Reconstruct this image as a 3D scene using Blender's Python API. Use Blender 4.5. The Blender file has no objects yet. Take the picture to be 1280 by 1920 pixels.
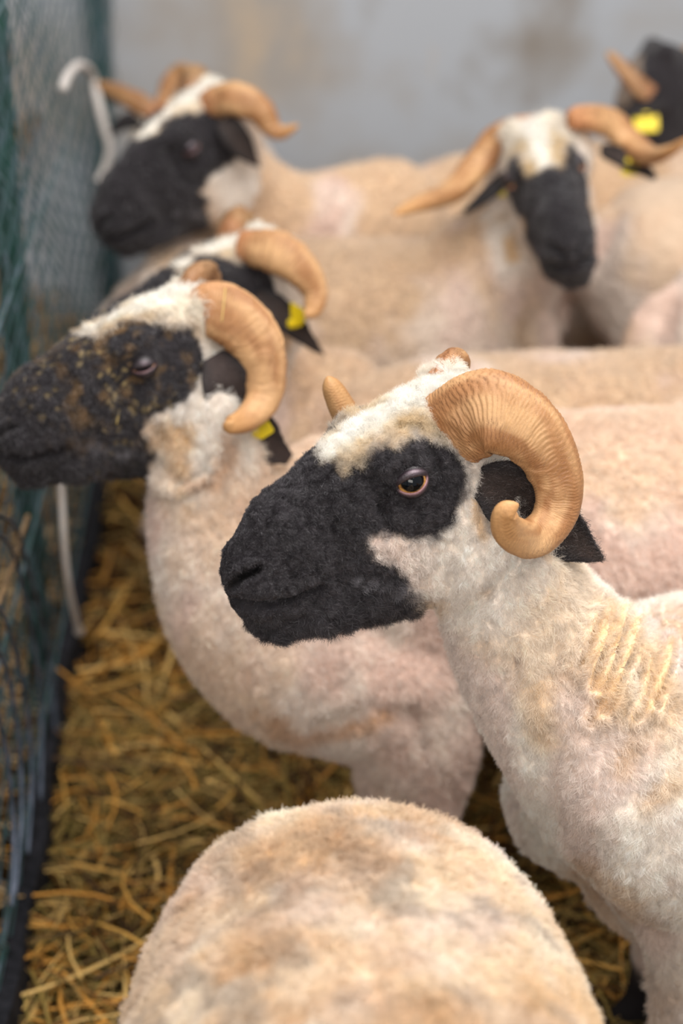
import bpy, math, random
import numpy as np
from mathutils import Vector

rng = np.random.default_rng(7)
random.seed(7)
C = bpy.context.scene.collection
sc = bpy.context.scene

# ------------------------------------------------------------------ camera
F = 3733.333; CX, CY = 640.0, 960.0; H = 1.70; TH = math.radians(25.0)
CAM = np.array([0, 0, H])
R_ = np.array([1.0, 0, 0])
U_ = np.array([0, math.sin(TH), math.cos(TH)])
V_ = np.array([0, math.cos(TH), -math.sin(TH)])

def W(px, py, d):
    return CAM + d * V_ + (px - CX) / F * d * R_ - (py - CY) / F * d * U_

def proj(P):
    q = np.asarray(P, float) - CAM
    d = q @ V_
    return CX + F * (q @ R_) / d, CY - F * (q @ U_) / d, d

def unit(v):
    v = np.asarray(v, float); return v / np.linalg.norm(v)

# ------------------------------------------------------------------ numpy noise
def vnoise(p, seed=0):
    p = np.asarray(p, float)
    i = np.floor(p).astype(np.int64); f = p - i
    f = f * f * (3 - 2 * f)
    def h(a, b, c):
        n = (a * 374761393 + b * 668265263 + c * 2147483647 + seed * 974634777) & 0xffffffff
        n = ((n ^ (n >> 13)) * 1274126177) & 0xffffffff
        n = (n ^ (n >> 16)) & 0xffffffff
        n = (n * 2246822519) & 0xffffffff
        n = n ^ (n >> 15)
        return (n & 0xffff) / 65535.0
    r = 0
    for dx in (0, 1):
        wx = f[:, 0] if dx else 1 - f[:, 0]
        for dy in (0, 1):
            wy = f[:, 1] if dy else 1 - f[:, 1]
            for dz in (0, 1):
                wz = f[:, 2] if dz else 1 - f[:, 2]
                r = r + wx * wy * wz * h(i[:, 0] + dx, i[:, 1] + dy, i[:, 2] + dz)
    return r

def fbm(p, scale, octs=3, seed=0):
    p = np.asarray(p, float) * scale
    s = 0; a = 1; t = 0
    for o in range(octs):
        s = s + a * vnoise(p + 17.3 * o, seed + o); t += a; a *= .5; p = p * 2.03
    return s / t

def smooth(e0, e1, x):
    t = np.clip((x - e0) / (e1 - e0), 0, 1); return t * t * (3 - 2 * t)

def lerp(a, b, t):
    t = np.asarray(t)[..., None] if np.ndim(t) and np.ndim(a) + np.ndim(b) > 0 else t
    return np.asarray(a) * (1 - t) + np.asarray(b) * t

def srgb(r, g, b):
    c = np.array([r, g, b], float) / 255
    return np.where(c <= .04045, c / 12.92, ((c + .055) / 1.055) ** 2.4)

def catmull(P, n):
    """resample rows of P at n points, smoothly"""
    P = np.asarray(P, float); m = len(P)
    t = np.linspace(0, m - 1, n); i = np.minimum(t.astype(int), m - 2); f = (t - i)[:, None]
    p1 = P[i]; p2 = P[i + 1]
    p0 = P[np.maximum(i - 1, 0)]; p3 = P[np.minimum(i + 2, m - 1)]
    m1 = (p2 - p0) / 2; m2 = (p3 - p1) / 2
    f2 = f * f; f3 = f2 * f
    return (2 * f3 - 3 * f2 + 1) * p1 + (f3 - 2 * f2 + f) * m1 + (-2 * f3 + 3 * f2) * p2 + (f3 - f2) * m2

def inpoly(x, y, poly):
    ins = np.zeros(len(x), bool); n = len(poly); j = n - 1
    for i in range(n):
        xi, yi = poly[i]; xj, yj = poly[j]
        if yi != yj:
            c = ((yi > y) != (yj > y)) & (x < (xj - xi) * (y - yi) / (yj - yi) + xi)
            ins ^= c
        j = i
    return ins

def polydist(x, y, poly, closed=True):
    """signed distance (negative inside) to a polygon or distance to a polyline"""
    d = np.full(len(x), 1e9); n = len(poly)
    for i in range(n if closed else n - 1):
        a = np.array(poly[i], float); b = np.array(poly[(i + 1) % n], float); e = b - a
        t = np.clip(((x - a[0]) * e[0] + (y - a[1]) * e[1]) / (e @ e), 0, 1)
        d = np.minimum(d, np.hypot(x - a[0] - t * e[0], y - a[1] - t * e[1]))
    if closed:
        d = np.where(inpoly(x, y, poly), -d, d)
    return d

# ------------------------------------------------------------------ materials
def new_mat(name):
    m = bpy.data.materials.new(name); m.use_nodes = True
    nt = m.node_tree; nt.nodes.clear()
    o = nt.nodes.new('ShaderNodeOutputMaterial'); b = nt.nodes.new('ShaderNodeBsdfPrincipled')
    nt.links.new(b.outputs[0], o.inputs[0])
    return m, nt, b

def attr_mat(name, rough=.85, spec=.3, bump=None, var=None, sheen=0.0, sss=0.0, coat=0.0):
    m, nt, b = new_mat(name)
    a = nt.nodes.new('ShaderNodeAttribute'); a.attribute_name = 'col'
    src = a.outputs['Color']
    tc = nt.nodes.new('ShaderNodeTexCoord')
    if var:
        n = nt.nodes.new('ShaderNodeTexNoise'); n.inputs['Scale'].default_value = var[0]; n.inputs['Detail'].default_value = 4
        nt.links.new(tc.outputs['Object'], n.inputs['Vector'])
        r = nt.nodes.new('ShaderNodeMapRange'); r.inputs[1].default_value = .25; r.inputs[2].default_value = .75
        r.inputs[3].default_value = 1 - var[1]; r.inputs[4].default_value = 1 + var[1]
        nt.links.new(n.outputs[0], r.inputs[0])
        mx = nt.nodes.new('ShaderNodeVectorMath'); mx.operation = 'SCALE'
        nt.links.new(src, mx.inputs[0]); nt.links.new(r.outputs[0], mx.inputs['Scale']); src = mx.outputs[0]
    nt.links.new(src, b.inputs['Base Color'])
    b.inputs['Roughness'].default_value = rough
    b.inputs['Specular IOR Level'].default_value = spec
    if sheen: b.inputs['Sheen Weight'].default_value = sheen
    if coat: b.inputs['Coat Weight'].default_value = coat
    if sss:
        b.inputs['Subsurface Weight'].default_value = sss; b.inputs['Subsurface Radius'].default_value = (.01, .005, .003)
    if bump:
        last = None
        for (scale, dist, det) in bump:
            n = nt.nodes.new('ShaderNodeTexNoise'); n.inputs['Scale'].default_value = scale; n.inputs['Detail'].default_value = det
            nt.links.new(tc.outputs['Object'], n.inputs['Vector'])
            bp = nt.nodes.new('ShaderNodeBump'); bp.inputs['Distance'].default_value = dist; bp.inputs['Strength'].default_value = 1
            nt.links.new(n.outputs[0], bp.inputs['Height'])
            if last: nt.links.new(last.outputs[0], bp.inputs['Normal'])
            last = bp
        nt.links.new(last.outputs[0], b.inputs['Normal'])
    return m

M_skin = attr_mat('sheep_coat', .9, .15, bump=[(220, .0035, 4), (45, .008, 3)], var=(60, .07), sheen=.15)
M_skin_fine = attr_mat('sheep_skin_under_fur', .8, .25, bump=[(500, .001, 3)], var=(200, .10))
M_horn = attr_mat('ridged_horn', .5, .35, bump=[(900, .0004, 3)], var=(260, .10))
M_ear = attr_mat('ear_skin', .75, .3, bump=[(350, .002, 4)], var=(150, .15))
M_eye = attr_mat('wet_eye', .05, .35)
M_lid = attr_mat('eyelid_skin', .38, .5, bump=[(700, .0006, 3)], var=(300, .2))

def fur_mat(name, rough, spec, trans):
    m, nt, b = new_mat(name)
    a = nt.nodes.new('ShaderNodeAttribute'); a.attribute_name = 'col'
    nt.links.new(a.outputs['Color'], b.inputs['Base Color'])
    b.inputs['Roughness'].default_value = rough; b.inputs['Specular IOR Level'].default_value = spec
    if trans:
        t = nt.nodes.new('ShaderNodeBsdfTranslucent'); mx = nt.nodes.new('ShaderNodeMixShader'); mx.inputs[0].default_value = trans
        nt.links.new(a.outputs['Color'], t.inputs[0])
        o = [n for n in nt.nodes if n.type == 'OUTPUT_MATERIAL'][0]
        nt.links.new(b.outputs[0], mx.inputs[1]); nt.links.new(t.outputs[0], mx.inputs[2]); nt.links.new(mx.outputs[0], o.inputs[0])
    return m
M_fur = fur_mat('wool_fibre', .5, .45, .35)

def plain_mat(name, col, rough=.6, spec=.4, noise=None, bump=None, metallic=0):
    m, nt, b = new_mat(name)
    b.inputs['Base Color'].default_value = (*col, 1); b.inputs['Roughness'].default_value = rough
    b.inputs['Specular IOR Level'].default_value = spec; b.inputs['Metallic'].default_value = metallic
    tc = nt.nodes.new('ShaderNodeTexCoord')
    if noise:
        n = nt.nodes.new('ShaderNodeTexNoise'); n.inputs['Scale'].default_value = noise[0]; n.inputs['Detail'].default_value = 5
        nt.links.new(tc.outputs['Object'], n.inputs['Vector'])
        cr = nt.nodes.new('ShaderNodeValToRGB'); cr.color_ramp.elements[0].color = (*col, 1); cr.color_ramp.elements[1].color = (*noise[1], 1)
        cr.color_ramp.elements[0].position = .38; cr.color_ramp.elements[1].position = .66
        nt.links.new(n.outputs[0], cr.inputs[0]); nt.links.new(cr.outputs[0], b.inputs['Base Color'])
    if bump:
        n = nt.nodes.new('ShaderNodeTexNoise'); n.inputs['Scale'].default_value = bump[0]
        nt.links.new(tc.outputs['Object'], n.inputs['Vector'])
        bp = nt.nodes.new('ShaderNodeBump'); bp.inputs['Distance'].default_value = bump[1]
        nt.links.new(n.outputs[0], bp.inputs['Height']); nt.links.new(bp.outputs[0], b.inputs['Normal'])
    return m

# ------------------------------------------------------------------ object helpers
def mesh_obj(name, V, Fc, mat, parent=None, col=None, smoothed=True, origin=None):
    V = np.asarray(V, float)
    if parent is not None: V = V - np.array(parent['_o'])
    elif origin is not None: V = V - np.array(origin)
    me = bpy.data.meshes.new(name)
    if isinstance(Fc, np.ndarray):
        k = Fc.shape[1]; n = len(Fc)
        me.vertices.add(len(V)); me.vertices.foreach_set('co', V.astype(np.float32).ravel())
        me.loops.add(n * k); me.loops.foreach_set('vertex_index', Fc.astype(np.int32).ravel())
        me.polygons.add(n); me.polygons.foreach_set('loop_start', (np.arange(n) * k).astype(np.int32))
        me.update(calc_edges=True)
    else:
        me.from_pydata([tuple(v) for v in V], [], Fc)
    me.validate()
    if smoothed: me.polygons.foreach_set('use_smooth', np.ones(len(me.polygons), bool))
    if col is not None:
        a = me.color_attributes.new('col', 'FLOAT_COLOR', 'POINT')
        c = np.ones((len(V), 4), np.float32); c[:, :3] = col
        a.data.foreach_set('color', c.ravel())
    me.materials.append(mat)
    o = bpy.data.objects.new(name, me); C.objects.link(o)
    if parent is not None: o.parent = parent
    elif origin is not None: o.location = origin
    return o

def root(name, label, cat, loc, group=None):
    o = bpy.data.objects.new(name, None); C.objects.link(o); o.location = loc
    o.empty_display_size = .05
    o['label'] = label; o['category'] = cat; o['_o'] = [float(v) for v in loc]
    if group: o['group'] = group
    return o

def tag(o, label, cat, group=None, kind=None):
    o['label'] = label; o['category'] = cat
    if group: o['group'] = group
    if kind: o['kind'] = kind
    return o

def subpart_root(o, parent):
    o['_o'] = list(parent['_o'])
    return o

def frames(P):
    T = np.gradient(P, axis=0); T /= np.linalg.norm(T, axis=1)[:, None] + 1e-12
    return T

def sweep(P, ref, ru, rv, n=24, power=2.0, cap=True, twist=None):
    """tube along P; ref = initial width direction; ru along ref, rv across. returns V, quads(list), s, phi"""
    P = np.asarray(P, float); m = len(P); T = frames(P)
    ru = np.broadcast_to(ru, m); rv = np.broadcast_to(rv, m)
    view = isinstance(ref, str)
    u = np.cross(T[0], V_) if view else np.asarray(ref, float); V = []
    for i in range(m):
        if view:
            c0 = np.cross(T[i], V_); u = unit(c0 if c0 @ u >= 0 else -c0)
        u = u - T[i] * (u @ T[i]); u = u / (np.linalg.norm(u) + 1e-12)
        v = np.cross(T[i], u)
        uu, vv = u, v
        if twist is not None:
            c_, s_ = math.cos(twist[i]), math.sin(twist[i]); uu = u * c_ + v * s_; vv = -u * s_ + v * c_
        a = np.arange(n) * 2 * math.pi / n
        ca, sa = np.cos(a), np.sin(a)
        x = np.sign(ca) * np.abs(ca) ** (2 / power) * ru[i]; y = np.sign(sa) * np.abs(sa) ** (2 / power) * rv[i]
        V.append(P[i] + x[:, None] * uu + y[:, None] * vv)
    V = np.concatenate(V)
    i, j = np.meshgrid(np.arange(m - 1), np.arange(n), indexing='ij')
    Q = np.stack([i * n + j, i * n + (j + 1) % n, (i + 1) * n + (j + 1) % n, (i + 1) * n + j], -1).reshape(-1, 4)
    if cap:
        a = len(V); V = np.vstack([V, P[0], P[-1]])
        jj = np.arange(n); j2 = (jj + 1) % n
        c0 = np.stack([np.full(n, a), j2, jj, jj], -1); c1 = np.stack([np.full(n, a + 1), (m - 1) * n + jj, (m - 1) * n + j2, (m - 1) * n + j2], -1)
        tris = [tuple(map(int, (x[0], x[1], x[2]))) for x in np.vstack([c0, c1])]
    else:
        tris = []
    return V, [tuple(map(int, q)) for q in Q] + tris

def rounded(P, R, k=4):
    """add dome ends to a path with radii R (m,2)"""
    P = np.asarray(P, float); R = np.asarray(R, float)
    out = []; rr = []
    t0 = unit(P[0] - P[1]); t1 = unit(P[-1] - P[-2])
    for i in range(k):
        a = (i + .35) / k * math.pi / 2
        out.append(P[0] + t0 * R[0].min() * math.cos(a)); rr.append(R[0] * math.sin(a))
    out += list(P); rr += list(R)
    for i in range(k)[::-1]:
        a = (i + .35) / k * math.pi / 2
        out.append(P[-1] + t1 * R[-1].min() * math.cos(a)); rr.append(R[-1] * math.sin(a))
    return np.array(out), np.array(rr)

def loft(stations, ref, n=28, steps=5, power=2.2):
    S = np.array([list(s[0]) + list(s[1:3]) for s in stations], float)
    S = catmull(S, (len(S) - 1) * steps + 1)
    P, R = rounded(S[:, :3], np.maximum(S[:, 3:5], .004))
    return sweep(P, ref, R[:, 0], R[:, 1], n, power)

def ball(c, r, axes=None, n=20):
    m = n // 2 + 1
    th = np.linspace(0.05, math.pi - .05, m)
    P = np.stack([np.zeros(m), np.zeros(m), -np.cos(th)], 1)
    V, Q = sweep(P, (1, 0, 0), np.sin(th), np.sin(th), n)
    V = V * np.asarray(r)
    if axes is not None: V = V @ np.asarray(axes)
    return V + np.asarray(c), Q

def remesh(pieces, voxel):
    V = []; Fc = []; o = 0
    for v, q in pieces:
        V.append(v); Fc += [tuple(i + o for i in f) for f in q]; o += len(v)
    V = np.concatenate(V)
    import bmesh
    me = bpy.data.meshes.new('tmp'); me.from_pydata([tuple(v) for v in V], [], Fc)
    bm = bmesh.new(); bm.from_mesh(me); bmesh.ops.recalc_face_normals(bm, faces=bm.faces); bm.to_mesh(me); bm.free()
    ob = bpy.data.objects.new('tmp', me); C.objects.link(ob)
    md = ob.modifiers.new('r', 'REMESH'); md.mode = 'VOXEL'; md.voxel_size = voxel; md.adaptivity = 0
    dg = bpy.context.evaluated_depsgraph_get(); ev = ob.evaluated_get(dg); m2 = ev.to_mesh()
    nv = len(m2.vertices); co = np.empty(nv * 3, np.float32); m2.vertices.foreach_get('co', co)
    nf = len(m2.polygons); li = np.empty(len(m2.loops), np.int32); m2.loops.foreach_get('vertex_index', li)
    q = li.reshape(nf, 4).astype(np.int64)
    ev.to_mesh_clear(); bpy.data.objects.remove(ob); bpy.data.meshes.remove(me)
    return co.reshape(-1, 3).astype(float), q

def edges_of(q):
    e = np.concatenate([q[:, [0, 1]], q[:, [1, 2]], q[:, [2, 3]], q[:, [3, 0]]])
    e = np.sort(e, 1); return np.unique(e, axis=0)

def lap(V, E, w, it):
    n = len(V); deg = np.bincount(E.ravel(), minlength=n).astype(float)[:, None]; deg[deg == 0] = 1
    w = np.asarray(w)[:, None] if np.ndim(w) else w
    for k in range(it):
        S = np.stack([np.bincount(E[:, 0], V[E[:, 1], c], n) + np.bincount(E[:, 1], V[E[:, 0], c], n) for c in range(3)], 1)
        V = V + w * (S / deg - V)
    return V

def vnormals(V, q):
    n = np.cross(V[q[:, 2]] - V[q[:, 0]], V[q[:, 3]] - V[q[:, 1]])
    N = np.zeros_like(V)
    for k in range(4):
        for c in range(3): N[:, c] += np.bincount(q[:, k], n[:, c], len(V))
    return N / (np.linalg.norm(N, axis=1)[:, None] + 1e-12)

# ------------------------------------------------------------------ head frame
class Head:
    """O nose front; A backwards, B up, C sideways (towards the camera for a head facing left)"""
    def __init__(s, px, py, d, tilt=None, av=.36, roll=0., scale=1., dirn=None):
        s.O = W(px, py, d)
        if tilt is not None:
            k = math.sqrt(1 - av * av); t = math.radians(tilt)
            A = k * (math.cos(t) * R_ + math.sin(t) * U_) + av * V_
        else:
            A = unit(dirn[0] * R_ + dirn[1] * U_ + dirn[2] * V_)
        Cc = unit([A[1], -A[0], 0]); B = -np.cross(A, Cc)
        r = math.radians(roll); c_, s_ = math.cos(r), math.sin(r)
        s.A = A; s.B = B * c_ + Cc * s_; s.C = Cc * c_ - B * s_; s.k = scale
    def w(s, a, b, c=0):
        return s.O + s.k * (a * s.A + b * s.B + c * s.C)
    def loc(s, P):
        q = (np.asarray(P) - s.O) / s.k
        return np.stack([q @ s.A, q @ s.B, q @ s.C], -1)

MAIN = Head(428, 1085, 1.93, 24, .36, 0)
def canon(L):
    """head-local points -> the front ram's pixel frame, mirrored onto its near side"""
    x, y, d = proj_many(MAIN.O + L[:, :1] * MAIN.A + L[:, 1:2] * MAIN.B + np.abs(L[:, 2:3]) * MAIN.C)
    return x, y
def proj_many(P):
    q = P - CAM; d = q @ V_
    return CX + F * (q @ R_) / d, CY - F * (q @ U_) / d, d
def at_c(px, py, c, hd=None):
    """pixel of the front ram, on the plane at sideways distance c -> head-local coordinates"""
    hd = hd or MAIN
    r = unit(W(px, py, 1) - CAM); q = CAM - hd.O
    t = (c * hd.k - q @ hd.C) / (r @ hd.C)
    return hd.loc(CAM + r * t)

#        a     top    bot    w_top  w_mid  w_bot
HEAD = [(-.004, .004, -.026, .012, .014, .012),
        (.006, .022, -.050, .018, .026, .018),
        (.020, .038, -.063, .022, .034, .024),
        (.045, .058, -.068, .028, .040, .028),
        (.080, .076, -.086, .033, .043, .030),
        (.120, .088, -.103, .040, .050, .034),
        (.160, .096, -.114, .048, .056, .038),
        (.200, .103, -.124, .053, .060, .042),
        (.240, .107, -.124, .052, .066, .045),
        (.275, .106, -.102, .050, .062, .045),
        (.305, .092, -.075, .042, .054, .038),
        (.325, .060, -.040, .026, .036, .026)]
EYE = np.array([.188, .050, .0490]); EYE_R = .0165
EYE_DIR = unit([-.30, .18, 1.0])

def head_loft(hd, n=40):
    S = catmull(np.array(HEAD), 60)
    V = []
    for (a, t, b, wt, wm, wb) in S:
        mid = (t + b) / 2; h = (t - b) / 2
        ph = np.arange(n) * 2 * math.pi / n
        cs, sn = np.cos(ph), np.sin(ph)
        bb = mid + h * np.sign(sn) * np.abs(sn) ** .80
        k = (bb - mid) / h
        wd = np.where(k > 0, wm + (wt - wm) * k ** 2, wm + (wb - wm) * k ** 2)
        cc = wd * np.sign(cs) * np.abs(cs) ** .85
        V.append(hd.O + hd.k * (a * hd.A + bb[:, None] * hd.B + cc[:, None] * hd.C))
    m = len(V); V = np.concatenate(V)
    Q = [(i * n + j, i * n + (j + 1) % n, (i + 1) * n + (j + 1) % n, (i + 1) * n + j) for i in range(m - 1) for j in range(n)]
    V = np.vstack([V, V[:n].mean(0), V[(m - 1) * n:m * n].mean(0)])
    Q += [(m * n, (j + 1) % n, j) for j in range(n)] + [(m * n + 1, (m - 1) * n + j, (m - 1) * n + (j + 1) % n) for j in range(n)]
    return V, Q

def head_pieces(hd):
    P = [head_loft(hd)]
    ax = np.stack([hd.A, hd.B, hd.C])
    def el(a, b, c, ra, rb, rc):
        for s in ((1, -1) if c else (1,)):
            P.append(ball(hd.w(a, b, s * c), np.array([ra, rb, rc]) * hd.k, ax))
    el(.188, .054, .036, .034, .028, .026)      # orbit
    el(.182, .074, .032, .034, .020, .024)      # brow
    el(.232, -.062, .036, .056, .048, .027)     # cheek muscle
    el(.030, -.004, .018, .030, .026, .019)     # nostril wings
    el(.050, -.034, .022, .042, .022, .018)     # upper lip
    el(.052, -.064, .010, .040, .020, .018)     # chin
    el(.285, .085, .030, .026, .024, .024)      # horn base cushions
    el(.105, -.060, .022, .055, .030, .024)     # side of the jaw
    return P

BLACK = [(395, 1230), (395, 900), (520, 780), (588, 838), (606, 862), (640, 878), (672, 868), (696, 842), (742, 826), (795, 822), (842, 842),
         (866, 872), (868, 925), (856, 965), (825, 998), (790, 1012), (742, 1010), (692, 1006), (700, 1028), (735, 1052), (758, 1082), (768, 1112), (768, 1150), (775, 1230)]

BLACK2 = [(395, 1230), (395, 900), (520, 780), (588, 828), (640, 846), (672, 838), (700, 800), (746, 790), (858, 792), (905, 830), (925, 860), (907, 931), (850, 985), (800, 1010), (777, 1040), (785, 1090), (780, 1140), (790, 1230)]

def head_fields(L, seed, amount=1.0, poly=BLACK):
    """masks on head-local points: black, forehead wool"""
    x, y = canon(L)
    nz = (fbm(L, 45, 3, seed) - .5) * 46 * amount + (fbm(L, 160, 2, seed + 9) - .5) * 22
    d = polydist(x, y, poly) + nz
    ahead = L[:, 0] < .262
    if poly[1][0] == 300: ahead = L[:, 0] < .32
    blk = smooth(9, -9, d) * ahead
    return blk, x, y, d

def head_sculpt(V, q, hd, neckmask=None):
    L = hd.loc(V); N = vnormals(V, q)
    nearh = (L[:, 0] < .33) & (np.abs(L[:, 2]) < .12) & (np.abs(L[:, 1]) < .17)
    x, y = canon(L); a, b, c = L.T; ca = np.abs(c)
    disp = np.zeros(len(V))
    side = smooth(.004, .014, ca)
    # nostril: a comma-shaped slit
    d = polydist(x, y, [(433, 1102), (442, 1088), (458, 1079), (478, 1072), (486, 1064)], False)
    ok = nearh & (a < .08)
    disp -= np.where(ok, .0200 * smooth(15, 0, d) * side, 0)
    d = polydist(x, y, [(428, 1074), (452, 1061), (478, 1054), (494, 1056)], False)
    disp += np.where(ok, .0035 * smooth(14, 0, d) * side, 0)
    # mouth line
    d = polydist(x, y, [(440, 1128), (470, 1137), (510, 1136), (548, 1126), (580, 1110), (604, 1100)], False)
    ok = nearh & (a < .16) & (b < .01)
    disp -= np.where(ok, .0150 * smooth(14, 0, d), 0)
    d = polydist(x, y, [(500, 1110), (545, 1102), (580, 1085)], False); disp += np.where(ok, .004 * smooth(26, 0, d), 0)
    # groove under the eye, and the fold behind the nostril
    d = polydist(x, y, [(712, 948), (720, 985), (760, 1006), (810, 998), (845, 970)], False)
    disp -= np.where(nearh & (a < .27), .0050 * smooth(16, 0, d), 0)
    d = polydist(x, y, [(560, 900), (600, 960), (640, 1040), (650, 1120)], False)
    disp -= np.where(nearh, .0040 * smooth(50, 0, d), 0)
    d = polydist(x, y, [(500, 960), (560, 1010), (600, 1090)], False)
    disp += np.where(nearh, .0035 * smooth(50, 0, d), 0)
    d = polydist(x, y, [(700, 900), (708, 935), (716, 960)], False)
    disp -= np.where(nearh & (a < .27), .006 * smooth(24, 0, d), 0)
    # socket round the eyeball
    e = L.copy(); e[:, 2] = ca; de = np.linalg.norm(e - EYE, axis=1)
    disp += np.where(nearh, -.003 * smooth(.030, .018, np.abs(de - .024) + .018) * 1.0, 0)
    V = V + N * (disp * hd.k)[:, None]
    # keep the eyeball's front clear of skin
    e = (hd.loc(V)); sg = np.sign(e[:, 2]); e[:, 2] = np.abs(e[:, 2]); r = e - EYE
    al = r @ EYE_DIR; ac = np.linalg.norm(r - al[:, None] * EYE_DIR, axis=1)
    lim = np.sqrt(np.maximum(EYE_R ** 2 * 1.0 - ac ** 2, 0))
    lim = np.where(ac < .0150, lim - .003, np.sqrt(np.maximum(.0186 ** 2 - ac ** 2, 0)) - .0015)
    push = np.where(nearh & (ac < .0182) & (al > 0), np.minimum(0, lim - al), 0)
    r2 = r + push[:, None] * EYE_DIR; e2 = EYE + r2; e2[:, 2] *= np.where(sg == 0, 1, sg)
    V2 = hd.O + hd.k * (e2[:, :1] * hd.A + e2[:, 1:2] * hd.B + e2[:, 2:3] * hd.C)
    V[push < 0] = V2[push < 0]
    return V

# ------------------------------------------------------------------ parts of a head
def eye_parts(sheep, hd, side, detail=1, squint=1.0):
    Cn = EYE * np.array([1, 1, side]); D = EYE_DIR * np.array([1, 1, side])
    n, m = (64, 48) if detail else (24, 14)
    fw = unit(np.array([-1, -.05, 0]) - D * (np.array([-1, -.05, 0]) @ D)); upv = np.cross(D, fw) * (1 if side < 0 else -1)
    if upv[1] < 0: upv = -upv
    def pt(th, ph, r):
        return (D * np.cos(th)[..., None] + (fw * np.cos(ph)[..., None] + upv * np.sin(ph)[..., None]) * np.sin(th)[..., None]) * np.asarray(r)[..., None]
    th = np.linspace(0.001, math.pi * .62, m); ph = np.arange(n) * 2 * math.pi / n
    TH_, PH = np.meshgrid(th, ph, indexing='ij')
    rr = EYE_R * (1 + .07 * np.exp(-(TH_ / .45) ** 2))
    V = (Cn + pt(TH_, PH, rr)).reshape(-1, 3)
    # look: oval pupil lying level, amber iris, dark limbus
    px_ = np.sin(TH_) * np.cos(PH); py_ = np.sin(TH_) * np.sin(PH)
    px_, py_ = px_.ravel(), py_.ravel()
    pr = np.sqrt((px_ / .72) ** 2 + ((py_ - .17) / .60) ** 2); ir = np.sqrt(px_ ** 2 + py_ ** 2)
    streak = vnoise(np.stack([np.arctan2(py_, px_) * 9, ir * 6, ir * 0], 1), 3)
    col = lerp(np.tile(srgb(215, 165, 95), (len(V), 1)), srgb(150, 100, 55), streak)
    col = lerp(col, np.tile(srgb(6, 9, 14), (len(V), 1)), smooth(1.12, .92, pr))
    col = lerp(col, np.tile(srgb(35, 22, 18), (len(V), 1)), smooth(.80, .88, ir))
    Q = [(i * n + j, i * n + (j + 1) % n, (i + 1) * n + (j + 1) % n, (i + 1) * n + j) for i in range(m - 1) for j in range(n)]
    Wd = hd.O + hd.k * (V @ np.stack([hd.A, hd.B, hd.C]))
    if side > 0: Q = [f[::-1] for f in Q]
    eo = mesh_obj('eye', Wd, Q, M_eye, sheep, col)
    # lids: shell with an almond opening, rolled rim
    k = 22 if detail else 8
    ta = .92 * (np.abs(np.cos(ph)) ** 1.25); up = np.where(np.sin(ph) > 0, .44, .56) * squint
    open_ = ((np.abs(np.cos(ph)) / 1.15) ** 1.55 + (np.abs(np.sin(ph)) / up) ** 1.55) ** (-1 / 1.55)
    rows = []; cols = []
    seq = [(-.02, .985), (-.03, 1.02), (-.01, 1.06), (.05, 1.10), (.14, 1.12)] + [(.14 + (i + 1) / (k - 4) * .85, 1.13 + .02 * i / (k - 4)) for i in range(k - 4)]
    for i, (dt, r) in enumerate(seq):
        t = open_ + dt
        # upper lid hangs a little heavier
        r_ = EYE_R * (r + .10 * np.maximum(np.sin(ph), 0) * math.exp(-((dt - .25) / .25) ** 2) + .05 * np.maximum(-np.sin(ph), 0) * math.exp(-((dt - .2) / .15) ** 2)
                      - .05 * math.exp(-((dt - .45) / .08) ** 2) * (.5 + .5 * np.sin(ph)) - .35 * max(0, dt - .6))
        rows.append(Cn + pt(t, ph, r_))
        f = smooth(.02, .30, dt)
        lowr = smooth(.35, -.35, np.sin(ph))
        cc = lerp(lerp(np.tile(srgb(60, 48, 52), (n, 1)), srgb(140, 100, 104), lowr), srgb(50, 42, 47), float(smooth(-.02, .09, dt)))
        cc = lerp(cc, np.tile(srgb(34, 30, 33), (n, 1)), float(smooth(.3, .62, dt)))
        hi = np.exp(-((ph - 1.9) / .5) ** 2) * math.exp(-((dt - .26) / .12) ** 2)  # highlight on the upper lid, painted into its colour
        cc = lerp(cc, np.tile(srgb(150, 128, 140), (n, 1)), hi * .6)
        cols.append(cc)
    V = np.concatenate(rows); col = np.concatenate(cols); m = len(seq)
    Q = [(i * n + j, i * n + (j + 1) % n, (i + 1) * n + (j + 1) % n, (i + 1) * n + j) for i in range(m - 1) for j in range(n)]
    if side > 0: Q = [f[::-1] for f in Q]
    Wd = hd.O + hd.k * (V @ np.stack([hd.A, hd.B, hd.C]))
    mesh_obj('eyelid', Wd, Q, M_lid, sheep, col)

def flip(V, hd):
    return V - 2 * ((V - hd.O) @ hd.C)[:, None] * hd.C

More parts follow.
